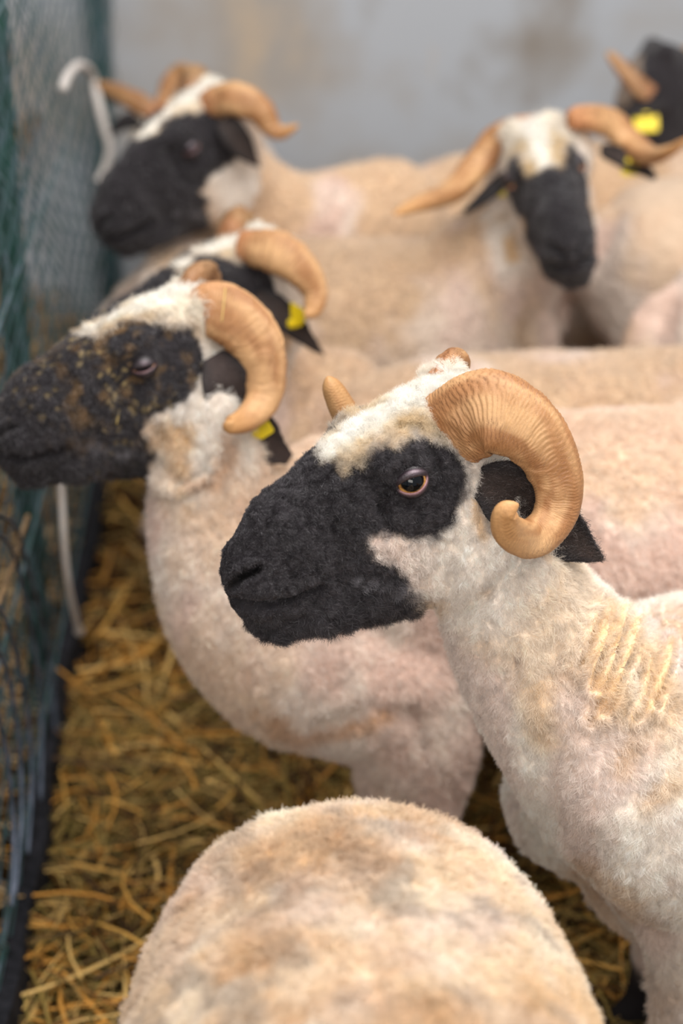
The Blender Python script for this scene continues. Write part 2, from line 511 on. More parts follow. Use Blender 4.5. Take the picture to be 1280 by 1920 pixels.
def horn_mesh(sheep, P, ru, rv, ref, label=None, detail=1, seed=1, ridges=95, dark=0., name='horn', mirror=None):
    """P control points in the world, ru/rv radii at them"""
    m = 620 if detail else 120; n = 84 if detail else 28
    D = catmull(np.column_stack([P, ru, rv]), m)
    seg = np.linalg.norm(np.diff(D[:, :3], axis=0), axis=1); s = np.concatenate([[0], np.cumsum(seg)]); Ltot = s[-1]
    t = np.linspace(0, Ltot, m); D = np.stack([np.interp(t, s, D[:, c]) for c in range(5)], 1)
    # rounded tip
    e = (Ltot - t) / .012; f = np.sqrt(np.clip(1 - (1 - np.clip(e, 0, 1)) ** 2, .02, 1))
    V, Q = sweep(D[:, :3], ref, D[:, 3] * f, D[:, 4] * f, n, 2.35)
    body = V[:m * n].reshape(m, n, 3); ctr = D[:, None, :3]
    N = body - ctr; N /= np.linalg.norm(N, axis=2)[..., None] + 1e-12
    ss = np.repeat(t[:, None], n, 1); ph = np.repeat((np.arange(n) * 2 * math.pi / n)[None], m, 0)
    base = np.clip(1 - ss / Ltot, 0, 1)
    q3 = np.stack([np.cos(ph) * 1.3, np.sin(ph) * 1.3, ss * 16], -1).reshape(-1, 3)
    warp = (fbm(q3, 1.0, 3, seed).reshape(m, n) - .5)
    warp2 = (fbm(q3 * [3, 3, 2], 1.0, 2, seed + 5).reshape(m, n) - .5)
    # rings sweep towards the tip along the outer edge
    u = ss / Ltot * ridges + warp * 9 + warp2 * 2.2 + 2.2 * np.cos(ph) + 2.6 * np.cos(2 * ph + .6) + 1.2 * np.cos(3 * ph + 2)
    w = u - np.floor(u)
    saw = np.where(w < .22, w / .22, 1 - (w - .22) / .78)
    fine = np.sin(u * 2 * math.pi * 3.1) * .5
    big = fbm(np.stack([u.ravel() * .35, np.cos(ph).ravel(), np.sin(ph).ravel()], 1), 1, 2, seed + 2).reshape(m, n) - .5
    amp = (.0011 * base ** .55 + .0001) * (.5 + 1.0 * vnoise(q3 * 2.2, seed + 4).reshape(m, n))
    body = body + N * (amp * (saw - .5) + .00022 * fine * base + .0060 * big * base)[..., None]
    V[:m * n] = body.reshape(-1, 3)
    g = smooth(.30, .0, w) * smooth(-.2, .35, base) + .35 * smooth(.6, 1, fine + .5) * base
    patch = fbm(q3 * [1, 1, .9], 1.2, 3, seed + 8).reshape(m, n)
    c0 = lerp(np.tile(srgb(212, 170, 124), (m * n, 1)), srgb(172, 124, 82), smooth(.35, .7, patch).ravel())
    c0 = lerp(c0, np.tile(srgb(200, 136, 94), (m * n, 1)), smooth(.82, 1.0, base).ravel() * .65)
    c0 = lerp(c0, np.tile(srgb(206, 158, 104), (m * n, 1)), smooth(.25, .0, base).ravel() * .7)
    dk = np.clip(g * (.25 + .75 * smooth(.3, .7, vnoise(q3 * 3.1, seed + 3).reshape(m, n))), 0, 1).ravel()
    c0 = lerp(c0, np.tile(srgb(98, 58, 36), (m * n, 1)), dk * (.62 + .34 * smooth(.62, .95, base).ravel()))
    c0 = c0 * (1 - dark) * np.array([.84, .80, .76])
    col = np.vstack([c0, c0[:1], c0[-1:]])
    if mirror is not None: V = flip(V, mirror); Q = [f[::-1] for f in Q]
    o = mesh_obj(name, V, Q, M_horn, sheep, col)
    if label: o['label'] = label
    return o

EARS = []
def ear_mesh(sheep, P, wd, ref, cup=.35, label=None, col=(32, 28, 29), inner=(50, 41, 38), tagcol=None, seed=2, tag_at=.5, tag_dir=None, mirror=None):
    """leaf-shaped, cupped ear; P centre line in the world, wd half widths, ref = width direction"""
    m, n = 40, 20
    D = catmull(np.column_stack([P, wd]), m); T = frames(D[:, :3])
    view = isinstance(ref, str); u = np.cross(T[0], V_) if view else np.asarray(ref, float); front = []; back = []
    for i in range(m):
        if view:
            c0 = np.cross(T[i], V_); u = c0 if c0 @ u >= 0 else -c0
        u = u - T[i] * (u @ T[i]); u /= np.linalg.norm(u); v = np.cross(T[i], u)
        k = np.linspace(-1, 1, n); w = D[i, 3]
        cen = D[i, :3] + u * (k * w)[:, None] + v * (cup * w * (k ** 2 - .4))[:, None]
        th = .0042 * np.sqrt(np.maximum(1 - k ** 2, 0.0)) + .0006
        front.append(cen + v * th[:, None]); back.append(cen - v * th[:, None])
    A_ = np.concatenate(front); B_ = np.concatenate(back); V = np.vstack([A_, B_])
    nz = fbm(V, 120, 2, seed) - .5
    V = V + nz[:, None] * .003
    if mirror is not None: V = flip(V, mirror)
    o = m * n; Q = []
    for i in range(m - 1):
        for j in range(n - 1):
            a = i * n + j; Q.append((a, a + 1, a + n + 1, a + n)); Q.append((o + a + n, o + a + n + 1, o + a + 1, o + a))
        Q.append((i * n, i * n + n, o + i * n + n, o + i * n)); Q.append((o + i * n + n - 1, o + i * n + 2 * n - 1, i * n + 2 * n - 1, i * n + n - 1))
    for j in range(n - 1):
        Q.append((j, o + j, o + j + 1, j + 1)); a = (m - 1) * n + j; Q.append((a, a + 1, o + a + 1, o + a))
    kk = np.tile(np.linspace(-1, 1, n), m)
    ci = lerp(np.tile(srgb(*inner), (m * n, 1)), srgb(*col), smooth(.3, .9, np.abs(kk)))
    cv = np.vstack([ci, np.tile(srgb(*col), (m * n, 1))])
    nn = fbm(V, 70, 3, seed + 1)[:, None]; cv = cv * (.6 + .8 * nn)
    if mirror is not None: Q = [f[::-1] for f in Q]
    ob = mesh_obj('ear', V, Q, M_ear, sheep, cv)
    if label: ob['label'] = label
    subpart_root(ob, sheep); ob.update_tag(); EARS.append((ob, V, Q, cv))
    if tagcol:
        i = int(m * tag_at); c = D[i, :3]; t = T[i]; u2 = np.asarray(tag_dir[0], float); v2 = np.asarray(tag_dir[1], float)
        make_tag(ob, c, u2, v2, tagcol)
    return ob

def make_tag(parent, c, u2, v2, size):
    """flat plastic tag with rounded corners and a button; u2 across, v2 hanging direction"""
    u2 = unit(u2); v2 = unit(v2 - u2 * (v2 @ u2)); w2 = np.cross(u2, v2); a = size
    out = [(-.32, -.05), (-.18, -.22), (.18, -.22), (.32, -.05), (.5, .2), (.5, .85), (.42, .95), (-.42, .95), (-.5, .85), (-.5, .2)]
    P0 = [c + a * (x * u2 + y * v2) + w2 * .0011 + w2 * .10 * a * y * y for x, y in out]; P1 = [p - w2 * .0022 for p in P0]
    n = len(out); Q = [tuple(range(n)), tuple(range(2 * n - 1, n - 1, -1))] + [(i, i + n, (i + 1) % n + n, (i + 1) % n) for i in range(n)]
    V = np.array(P0 + P1)
    bp = np.array([c + w2 * s for s in (-.006, -.005, .005, .006)])
    bv, bq = sweep(bp, u2, [a * .1, a * .22, a * .22, a * .1], [a * .1, a * .22, a * .22, a * .1], 14)
    Q += [tuple(i + len(V) for i in f) for f in bq]; V = np.vstack([V, bv])
    o = mesh_obj('ear_tag', V, Q, M_tag, parent, smoothed=False); o['label'] = 'yellow plastic ear tag'
    return o
M_tag = plain_mat('yellow_plastic', srgb(232, 205, 30), .4, .5)

# ------------------------------------------------------------------ sheep
GROUP = 'shorn horned black-faced sheep in the pen'
COATS = dict(dark=(srgb(70, 58, 50), srgb(92, 72, 54), srgb(52, 44, 40)), white=(srgb(242, 232, 220), srgb(224, 192, 150), srgb(228, 208, 196)),
             pink=(srgb(234, 216, 202), srgb(218, 182, 142), srgb(222, 192, 176)),
             tan=(srgb(228, 208, 190), srgb(208, 172, 132), srgb(222, 196, 180)))

def make_sheep(label, org, yaw, s, hd, neck, coat, voxel=.0065, seed=1, legs=True, zs=1.0, wide=1.0, tan_bias=0., head=True,
               sculpt=None, paint=None, leg_shift=0., detail=0, neck_ref=None, stain=1.0, blackleg=.20, poly=BLACK, legk=1.0, front=None, squint=1.0, dim=1.0, brisket=None):
    """org: ground point under the middle of the trunk; yaw: heading; local x forward, y left, z up"""
    c_, s_ = math.cos(yaw), math.sin(yaw); Fw = np.array([c_, s_, 0]); Lf = np.array([-s_, c_, 0]); Zu = np.array([0, 0, 1.0])
    o3 = np.array([org[0], org[1], 0.0])
    def T(x, y, z): return o3 + s * (x * Fw + y * Lf) + s * zs * z * Zu
    S = s
    tr = [(-.50, .57, .06, .07), (-.47, .565, .125, .13), (-.40, .56, .170, .172), (-.27, .545, .196, .195), (-.08, .53, .210, .212), (.08, .53, .205, .215),
          (.22, .545, .178, .208), (.34, .56, .145, .185), (.43, .57, .105, .14), (.475, .575, .06, .08)]
    if front: tr = [t for t in tr if t[0] < .30] + front
    P = [loft([(T(x, 0, z), w * S * wide, h * S * zs) for x, z, w, h in tr], Lf, 36, 5, 2.25)]
    if brisket: P.append(ball(T(brisket[0], 0, brisket[1]), np.array([.085, .10, .11]) * S, [Fw, Lf, Zu]))
    for sd in (1, -1):
        P.append(ball(T(.27, .085 * sd * wide, .50), np.array([.105, .075 * wide, .165 * zs]) * S, [Fw, Lf, Zu]))   # shoulder
        P.append(ball(T(-.36, .095 * sd * wide, .50), np.array([.125, .085 * wide, .165 * zs]) * S, [Fw, Lf, Zu]))   # haunch
        ls = leg_shift * sd
        P.append(loft([(T(.27, .105 * sd * (1 + (legk - 1) * .9), .46), .060 * S * legk, .085 * S), (T(.25, .115 * sd * (1 + (legk - 1) * .9), .36), .046 * S * legk, .060 * S * legk), (T(.265 + ls, .113 * sd * (1 + (legk - 1) * .8), .24), .026 * S * legk ** 2, .033 * S * legk ** 2),
                       (T(.268 + ls, .112 * sd, .21), .027 * S, .030 * S), (T(.27 + ls, .11 * sd, .13), .018 * S, .020 * S), (T(.275 + ls, .11 * sd, .065), .021 * S, .024 * S),
                       (T(.295 + ls, .11 * sd, .025), .023 * S, .030 * S), (T(.30 + ls, .11 * sd, .0), .026 * S, .036 * S)], Lf, 20, 4))
        P.append(loft([(T(-.34, .11 * sd, .48), .080 * S, .12 * S), (T(-.29, .125 * sd, .38), .058 * S, .085 * S), (T(-.37 - ls, .12 * sd, .28), .032 * S, .045 * S),
                       (T(-.43 - ls, .115 * sd, .215), .024 * S, .034 * S), (T(-.41 - ls, .11 * sd, .13), .018 * S, .020 * S), (T(-.395 - ls, .11 * sd, .065), .021 * S, .024 * S),
                       (T(-.375 - ls, .11 * sd, .025), .023 * S, .030 * S), (T(-.37 - ls, .11 * sd, .0), .026 * S, .036 * S)], Lf, 20, 4))
    P.append(loft([(T(-.46, 0, .66), .030 * S, .035 * S), (T(-.52, 0, .62), .024 * S, .026 * S), (T(-.545, 0, .54), .019 * S, .02 * S), (T(-.55, 0, .44), .012 * S, .012 * S)], Lf, 14, 4))
    if neck == 'auto':
        a = T(.30, 0, .60); b = hd.w(.255, -.005); pa = T(.40, 0, .68 + 0.0)
        mid1 = .55 * pa + .45 * b + np.array([0, 0, -.01]); 
        neck = [(T(.18, 0, .58), .13 * S, .15 * S), (a, .115 * S, .145 * S), (pa * .75 + b * .25, .095 * S, .12 * S), (mid1 * .6 + b * .4, .078 * S, .095 * S), (b, .062 * hd.k, .080 * hd.k)]
    elif callable(neck):
        neck = neck(T)
    nref = Lf if neck_ref is None else neck_ref
    P.append(loft(neck, nref, 32, 6, 2.1))
    if head: P += head_pieces(hd)
    V, q = remesh(P, voxel)
    E = edges_of(q)
    L = hd.loc(V)
    inhead = smooth(.30, .24, L[:, 0]) * (np.linalg.norm(L - [.15, 0, 0], axis=1) < .28)
    wt = .5 * (1 - .75 * inhead)
    it = int(12 * (.0065 / voxel) ** 1.5)
    V = lap(V, E, wt, it)
    V = lap(V, E, .35 * inhead, 3)
    if head: V = head_sculpt(V, q, hd)
    if sculpt: V = sculpt(V, q, hd)

    # gentle unevenness of the shorn coat
    N = vnormals(V, q)
    bodyw = 1 - inhead
    V = V + N * (((fbm(V, 22, 3, seed) - .5) * .010 + (fbm(V, 90, 2, seed + 4) - .5) * .0028) * bodyw)[:, None]
    V = V + N * (((fbm(V, 120, 3, seed + 2) - .5) * .003) * inhead)[:, None]
    # colours
    L = hd.loc(V)
    base, tan, skin = COATS[coat]
    n1 = fbm(V, 6.5, 4, seed + 11); n2 = fbm(V * [1, 1, .45], 17, 3, seed + 21); n3 = fbm(V, 60, 3, seed + 31)
    lz = (V[:, 2] / (s * zs))
    rid = smooth(.60, .78, lz) * .22
    k1 = smooth(.46, .70, n1 + rid + tan_bias + (n2 - .5) * .45) * stain
    col = lerp(np.tile(skin, (len(V), 1)), base, smooth(.30, .60, n2))
    col = lerp(col, np.tile(tan, (len(V), 1)), k1 * .85)
    col = lerp(col, np.tile(tan * .7, (len(V), 1)), smooth(.66, .8, n2 * .5 + n3 * .5) * .35)
    bel = smooth(.40, .30, lz) * smooth(.16, .24, lz) * smooth(.4, .6, n2)
    col = lerp(col, np.tile(srgb(176, 128, 84), (len(V), 1)), bel * .45)
    lk = smooth(blackleg + .03, blackleg - .03, lz + (fbm(V, 25, 2, seed) - .5) * .08)
    col = lerp(col, np.tile(srgb(34, 30, 32), (len(V), 1)), lk)
    fur = np.zeros(len(V))         # 0 fleece, 1 black face, 2 forehead wool
    if head:
        HB = np.array(HEAD)
        isH = (L[:, 0] < .33) & (L[:, 1] > np.interp(L[:, 0], HB[:, 0], HB[:, 2]) - np.interp(L[:, 0], [.10, .20], [.030, .006])) & (L[:, 1] < .16) & (np.abs(L[:, 2]) < .115)
        blk, x, y, d = head_fields(L, seed, 1., poly)
        blk = blk * isH
        wn = fbm(L, 30, 3, seed + 3); 
        fore = isH * smooth(.25, .40, (L[:, 1] - .02) / .10) * smooth(-20, 20, d)
        white = srgb(244, 238, 226); beige = srgb(196, 164, 112)
        fr = lerp(np.tile(white, (len(V), 1)), beige, smooth(.008, .026, np.abs(L[:, 2]) + (wn - .5) * .03))
        fr = lerp(fr, np.tile(white * .95, (len(V), 1)), smooth(.20, .255, L[:, 0] + (wn - .5) * .05) * .7)
        fr = fr * (.82 + .36 * fbm(L, 110, 2, seed + 8))[:, None]
        col = lerp(col, fr, fore)
        cheek = smooth(.34, .27, L[:, 0]) * smooth(-.035, .02, L[:, 1] - np.interp(L[:, 0], HB[:, 0], HB[:, 2])) * (L[:, 1] < .16) * smooth(.125, .10, np.abs(L[:, 2])) * smooth(.14, .22, L[:, 0]) * (1 - fore)
        ck = lerp(np.tile(srgb(240, 228, 216), (len(V), 1)), srgb(222, 186, 142), smooth(.52, .75, fbm(L, 26, 3, seed + 6)))
        col = lerp(col, ck, cheek)
        bk = srgb(42, 39, 42) * (1 + .5 * (fbm(L, 60, 3, seed + 7) - .5))[:, None]
        gray = smooth(14, -4, np.abs(polydist(x, y, [(655, 1092), (700, 1098), (745, 1104)], False) - 6)) * smooth(.4, .6, fbm(L, 90, 2, seed + 14))
        bk = lerp(bk, np.tile(srgb(128, 126, 132), (len(V), 1)), gray * .5)
        col = lerp(col, bk, blk)
        fur = np.where(fore > .5, 2, fur); fur = np.where(blk > .5, 1, fur)
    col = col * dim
    if paint: col = paint(V, q, hd, col)
    g = root('sheep', label, 'sheep', o3, GROUP)
    mesh_obj('body', V, q, M_skin_fine if detail else M_skin, g, col)
    return g, V, q, col, fur, L

def mirror_pts(PL):
    PL = np.array(PL, float); PL[:, 2] *= -1; return PL

def to_world(hd, PL):
    PL = np.asarray(PL, float); return hd.O + hd.k * (PL[:, :1] * hd.A + PL[:, 1:2] * hd.B + PL[:, 2:3] * hd.C)

# canonical horn from the front ram's near horn
def canon_pts(rows):
    return np.array([np.concatenate([at_c(x, y, c)]) for x, y, c in rows])
HORN_PX = [(815, 850, .010), (856, 800, .040), (920, 772, .070), (1000, 815, .096), (1044, 896, .112), (1038, 970, .122), (996, 1010, .134), (955, 996, .150), (947, 962, .160), (972, 945, .166)]
HORN_RU = np.array([66, 76, 78, 62, 48, 41, 36, 31, 22, 10]) / 1900.
HORN_RV = np.array([28, 36, 38, 36, 32, 29, 26, 23, 16, 8]) / 1900.
HORN_L = canon_pts(HORN_PX)
EAR_PX = [(888, 902, .058), (942, 920, .080), (1010, 965, .090), (1070, 1014, .093), (1124, 1048, .094)]
EAR_W = np.array([22, 60, 62, 40, 5]) / 1900.
EAR_L = canon_pts(EAR_PX)

def canon_horn(g, hd, side=1, detail=0, seed=1, label=None, PL=None, dark=0., ru=HORN_RU, rv=HORN_RV, ridges=95):
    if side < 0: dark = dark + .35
    PL = HORN_L if PL is None else np.asarray(PL, float)
    return horn_mesh(g, to_world(hd, PL), np.asarray(ru) * hd.k, np.asarray(rv) * hd.k, 'view', label, detail, seed, ridges, dark, mirror=hd if side < 0 else None)

def canon_ear(g, hd, side=1, PL=None, wd=EAR_W, tag_size=None, seed=2, tag_at=.5, col=(32, 28, 29), inner=(50, 41, 38), ref=(.25, 1, .15), cup=.35, tag_dir=None):
    PL = EAR_L if PL is None else np.asarray(PL, float)
    if tag_dir is None: tag_dir = (U_ * .3 + R_, -U_ * .9)
    return ear_mesh(g, to_world(hd, PL), np.asarray(wd) * hd.k, 'view', cup, tagcol=tag_size, tag_at=tag_at, tag_dir=tag_dir, col=col, inner=inner, seed=seed, mirror=hd if side < 0 else None)

# ------------------------------------------------------------------ fur
def grow(g, V, q, col, count, dens, length, rad, groom, curl, seed, name='fleece', segs=4, lift=.5, tint=.12, jitter=.35, mat=None, lockv=(170, 170, 110), lockamp=.55, locklen=1.2):
    lockv = np.array(lockv, float)
    """scatter short curved fibres on the coat. dens/length/lift per-vertex arrays or scalars; groom(P,N)->tangent field"""
    r = np.random.default_rng(seed)
    tri = np.concatenate([q[:, [0, 1, 2]], q[:, [0, 2, 3]]])
    A_ = V[tri[:, 0]]; e1 = V[tri[:, 1]] - A_; e2 = V[tri[:, 2]] - A_
    area = np.linalg.norm(np.cross(e1, e2), axis=1) * .5
    w = area * dens[tri].mean(1); w = w / w.sum()
    idx = r.choice(len(tri), count, p=w)
    u, v = r.random(count), r.random(count); f = u + v > 1; u[f] = 1 - u[f]; v[f] = 1 - v[f]
    b0 = (1 - u - v)[:, None]; u = u[:, None]; v = v[:, None]
    def ip(X): X = X if X.ndim > 1 else X[:, None]; return X[tri[idx, 0]] * b0 + X[tri[idx, 1]] * u + X[tri[idx, 2]] * v
    P = ip(V); N = ip(vnormals(V, q)); N /= np.linalg.norm(N, axis=1)[:, None]
    cc = ip(col); ln = ip(np.broadcast_to(length, len(V)).astype(float))[:, 0]; lf = ip(np.broadcast_to(lift, len(V)).astype(float))
    G = groom(P, N); G = G - N * np.sum(G * N, 1)[:, None]; G /= np.linalg.norm(G, axis=1)[:, None] + 1e-9
    D = unit_rows(N * lf + G * (1 - lf) + r.normal(size=(count, 3)) * jitter * .5)
    ln = ln * (.55 + .8 * r.random(count)) * (1 + locklen * (fbm(P * lockv, 1, 3, seed + 7) - .5))
    # clumping: neighbours share a curl phase
    cs = fbm(P, 260, 1, seed)[:, None] * 6.28 * 2; cs2 = fbm(P, 140, 1, seed + 3)[:, None] * 6.28 * 2
    X = unit_rows(np.cross(D, N + .01)); Y = np.cross(D, X)
    pts = np.empty((count, segs + 1, 3), np.float32)
    for k in range(segs + 1):
        t = k / segs
        off = curl * t ** 1.4 * (np.cos(cs + t * 3.0) * X + np.sin(cs2 + t * 3.0) * Y)
        pts[:, k] = P + (D * t + off + G * .35 * t * t * (1 - lf)) * ln[:, None] - N * .0006 * (1 - t)
    pts = pts - np.array(g['_o'], np.float32)
    hc = bpy.data.hair_curves.new(name); hc.add_curves([segs + 1] * count)
    hc.attributes['position'].data.foreach_set('vector', pts.ravel())
    ra = hc.attributes.new('radius', 'FLOAT', 'POINT')
    prof = np.array([1, .95, .8, .6, .3, .2, .15])[:segs + 1] if segs < 6 else np.linspace(1, .2, segs + 1)
    ra.data.foreach_set('value', (np.tile(prof, (count, 1)) * rad * (.7 + .6 * r.random((count, 1)))).astype(np.float32).ravel())
    ca = hc.attributes.new('col', 'FLOAT_COLOR', 'CURVE')
    lock = (fbm(P * lockv, 1, 3, seed + 7)[:, None] - .5)
    lum = cc.mean(1)[:, None]; pale = smooth(.08, .25, lum[:, 0])[:, None]
    wooly = np.clip(cc, 0, 1) ** .62 * (1 + lockamp * lock) + .02
    dark = (cc * 2.4 + .014) * (1 + 1.1 * lock) + (r.random((count, 1)) < .08) * np.array([.12, .12, .125])
    c4 = np.ones((count, 4), np.float32); c4[:, :3] = (dark * (1 - pale) + wooly * pale) * (1 + tint * r.normal(size=(count, 1)))
    ca.data.foreach_set('color', np.clip(c4, 0, 1).ravel())
    hc.materials.append(mat or M_fur)
    o = bpy.data.objects.new(name, hc); C.objects.link(o); o.parent = g; o['kind'] = 'stuff'
    return o

def unit_rows(X): return X / (np.linalg.norm(X, axis=1)[:, None] + 1e-12)

FAST_FUR = 1.0

# ================================================================== THE SHEEP
# ---- front ram
def p3(px, py, d, ru, rv): return (W(px, py, d), ru, rv)
neckA = [p3(905, 925, 2.035, .066, .078), p3(925, 1010, 2.05, .070, .086), p3(955, 1105, 2.065, .076, .084), p3(1005, 1205, 2.09, .088, .100),
         p3(1082, 1305, 2.12, .100, .130), p3(1175, 1400, 2.15, .118, .155), p3(1280, 1470, 2.18, .13, .17)]
FOLDS = [[(1135, 1125), (1108, 1200), (1085, 1250)], [(1148, 1135), (1128, 1215), (1112, 1290)], [(1172, 1135), (1150, 1230), (1125, 1310), (1105, 1350)],
         [(1198, 1140), (1180, 1220), (1150, 1300), (1130, 1335)], [(1232, 1150), (1225, 1230), (1212, 1310), (1190, 1345)], [(1262, 1190), (1250, 1250), (1222, 1330)]]
def sculptA(V, q, hd):
    x, y, d = proj_many(V); N = vnormals(V, q); face = smooth(.1, .4, -(N @ V_)) * (d < 2.25)
    D = np.zeros(len(V))
    for f in FOLDS:
        dd = polydist(x, y, f, False); D += .009 * (smooth(26, 12, dd) - smooth(14, 2, dd) * 1.6)
    for f, w_, a_ in (([(1010, 1170), (1075, 1320), (1030, 1440), (1020, 1560)], 55, .006), ([(1100, 1130), (1075, 1060), (1060, 1040)], 30, .004),
                      ([(870, 1150), (930, 1100), (985, 1040)], 26, .008)):
        dd = polydist(x, y, f, False); D -= a_ * smooth(w_, 0, dd)
    dd = polydist(x, y, [(1040, 1330), (1090, 1400), (1120, 1500), (1180, 1640)], False); D += .010 * smooth(80, 0, dd)
    return V + N * (D * face)[:, None]
def paintA(V, q, hd, col):
    x, y, d = proj_many(V); N = vnormals(V, q); face = smooth(0, .3, -(N @ V_))
    nz = (fbm(V, 60, 3, 55) - .5) * 26
    k = np.zeros(len(V))
    for f in FOLDS: k = np.maximum(k, 1.1 * smooth(15, 2, polydist(x, y, f, False) + nz * .35))
    for f, w_ in (([(1175, 1690), (1130, 1675), (1095, 1640)], 38), ([(1210, 1500), (1262, 1470)], 22), ([(1165, 1430), (1180, 1400)], 20), ([(1120, 1330), (1155, 1325)], 16), ([(1240, 1160), (1285, 1180)], 30),
                  ([(1010, 1290), (1018, 1380)], 18), ([(1215, 1225), (1245, 1320)], 30)):
        k = np.maximum(k, .75 * smooth(w_ + 22, w_ - 26, polydist(x, y, f, False) + nz * 1.3))
    col = lerp(col, np.tile(srgb(218, 178, 124), (len(V), 1)), k * face * .70)
    k = smooth(38, -14, polydist(x, y, [(1085, 1620), (1120, 1660), (1165, 1700), (1240, 1730)], False) + nz * 1.5)
    col = lerp(col, np.tile(srgb(150, 104, 62), (len(V), 1)), k * face * .6)
    k = smooth(9, 3, polydist(x, y, [(970, 1228), (974, 1238)], False) + nz * .3)
    col = lerp(col, np.tile(srgb(120, 84, 66), (len(V), 1)), k * .8)
    Lm = hd.loc(V); k = smooth(12, 2, polydist(*canon(Lm), [(434, 1096), (448, 1084), (464, 1077), (480, 1070)], False)) * (Lm[:, 0] < .07)
    col = lerp(col, np.tile(srgb(12, 10, 11), (len(V), 1)), k)
    k = smooth(14, 0, polydist(x, y, [(905, 1000), (895, 960), (890, 925)], False) + nz * .5) * (hd.loc(V)[:, 0] < .33)
    col = lerp(col, np.tile(srgb(206, 164, 104), (len(V), 1)), k * .7)
    return col
G1, V1, Q1, C1, F1, L1 = make_sheep('front ram in sharp focus at right, black muzzle in profile, ribbed curled horn',
    (.655, 1.93), math.radians(180), 1.0, MAIN, neckA, 'white', voxel=.0032, seed=1, zs=.905, blackleg=.13, legk=1.1, sculpt=sculptA, paint=paintA, neck_ref=U_ * .5 - R_ * .8, detail=1, tan_bias=-.16, stain=.6,
    front=[(.33, .535, .145, .18), (.365, .49, .11, .14), (.385, .46, .07, .10)], brisket=(.298, .415))

# parts of the front ram
EARS.clear()
for sd in (1, -1):
    eye_parts(G1, MAIN, sd, 1)
    if sd > 0: canon_horn(G1, MAIN, 1, 1, seed=3)
    else:
        FAR = np.array([at_c(x, y, c) for x, y, c in [(815, 725, -.020), (836, 696, -.040), (848, 690, -.075), (826, 730, -.115), (770, 800, -.135), (700, 822, -.145), (655, 785, -.155), (628, 738, -.165), (613, 706, -.170)]])
        FAR[:, 2] *= -1
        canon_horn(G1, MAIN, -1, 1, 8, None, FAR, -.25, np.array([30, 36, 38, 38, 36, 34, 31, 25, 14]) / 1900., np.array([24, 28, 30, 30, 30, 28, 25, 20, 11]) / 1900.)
    canon_ear(G1, MAIN, sd, seed=5)
if FAST_FUR > 0:
    for eo, ev, eq, ec in EARS:
        grow(eo, ev, np.array(eq), ec, int(16000 * FAST_FUR), np.ones(len(ev)), .005, .00013, lambda P, N: np.tile(MAIN.A - .4 * MAIN.B, (len(P), 1)), .4, 6, 'ear_fur', 3, .25, .3, .5)
    x1, y1, d1 = proj_many(V1); N1 = vnormals(V1, Q1)
    vis = smooth(-.35, .0, -(N1 @ V_)) * smooth(-60, 0, x1) * smooth(1400, 1320, x1) * smooth(2050, 1960, y1)
    Lh = L1; eyed = np.linalg.norm(np.stack([Lh[:, 0], Lh[:, 1], np.abs(Lh[:, 2])], 1) - (EYE + EYE_DIR * .008), axis=1)
    noteye = smooth(.017, .023, eyed)
    nost = smooth(9, 20, polydist(*canon(Lh), [(436, 1098), (446, 1086), (462, 1077), (482, 1068)], False)); nost = np.where(Lh[:, 0] < .07, nost, 1)
    isf = F1 == 1
    mouth = smooth(6, 16, polydist(*canon(Lh), [(440, 1128), (470, 1137), (510, 1136), (548, 1126), (580, 1110), (604, 1100)], False)); mouth = np.where(Lh[:, 0] < .16, mouth, 1)
    def groomH(P, N):
        G = MAIN.A * .8 - MAIN.B * .55
        n = fbm(P, 38, 2, 3)[:, None] - .5; n2 = fbm(P, 38, 2, 9)[:, None] - .5
        return G + n * 3.0 * MAIN.C + n2 * 3.0 * MAIN.B
    def groomB(P, N):
        G = np.array([.25, 0, -1.0])
        n = fbm(P, 26, 3, 13)[:, None] - .5; n2 = fbm(P, 26, 3, 19)[:, None] - .5
        return G + n * 3.2 * R_ + n2 * 2.6 * U_
    chin = smooth(-.035, -.075, Lh[:, 1]) * isf
    muz = smooth(.10, .02, Lh[:, 0])
    grow(G1, V1, Q1, C1, int(300000 * FAST_FUR), isf * (vis + .04) * noteye * nost * mouth, .0040 - .0022 * muz + .0055 * chin, .00013, groomH, .55, 1, 'face_fur', 4, .42 - .1 * muz, .30, .5)
    wool = (F1 == 2)
    grow(G1, V1, Q1, C1, int(150000 * FAST_FUR), wool * (vis + .05) * noteye, .0066, .00014, groomH, .7, 2, 'forelock', 6, .42, .08, .5)
    fl = (F1 == 0) * (V1[:, 2] > .22)
    hl = (Lh[:, 0] < .30) * (np.abs(Lh[:, 2]) < .12)
    fold = np.zeros(len(V1))
    for f in FOLDS: fold = np.maximum(fold, smooth(14, 3, polydist(x1, y1, f, False)))
    fold = fold * (d1 < 2.25)
    grow(G1, V1, Q1, C1, int(620000 * FAST_FUR), fl * (vis + .015) * (1 + .6 * hl) * (1 - .75 * fold), .0070 - .002 * hl, .00015, groomB, .60, 3, 'fleece', 4, .24, .07, .38)

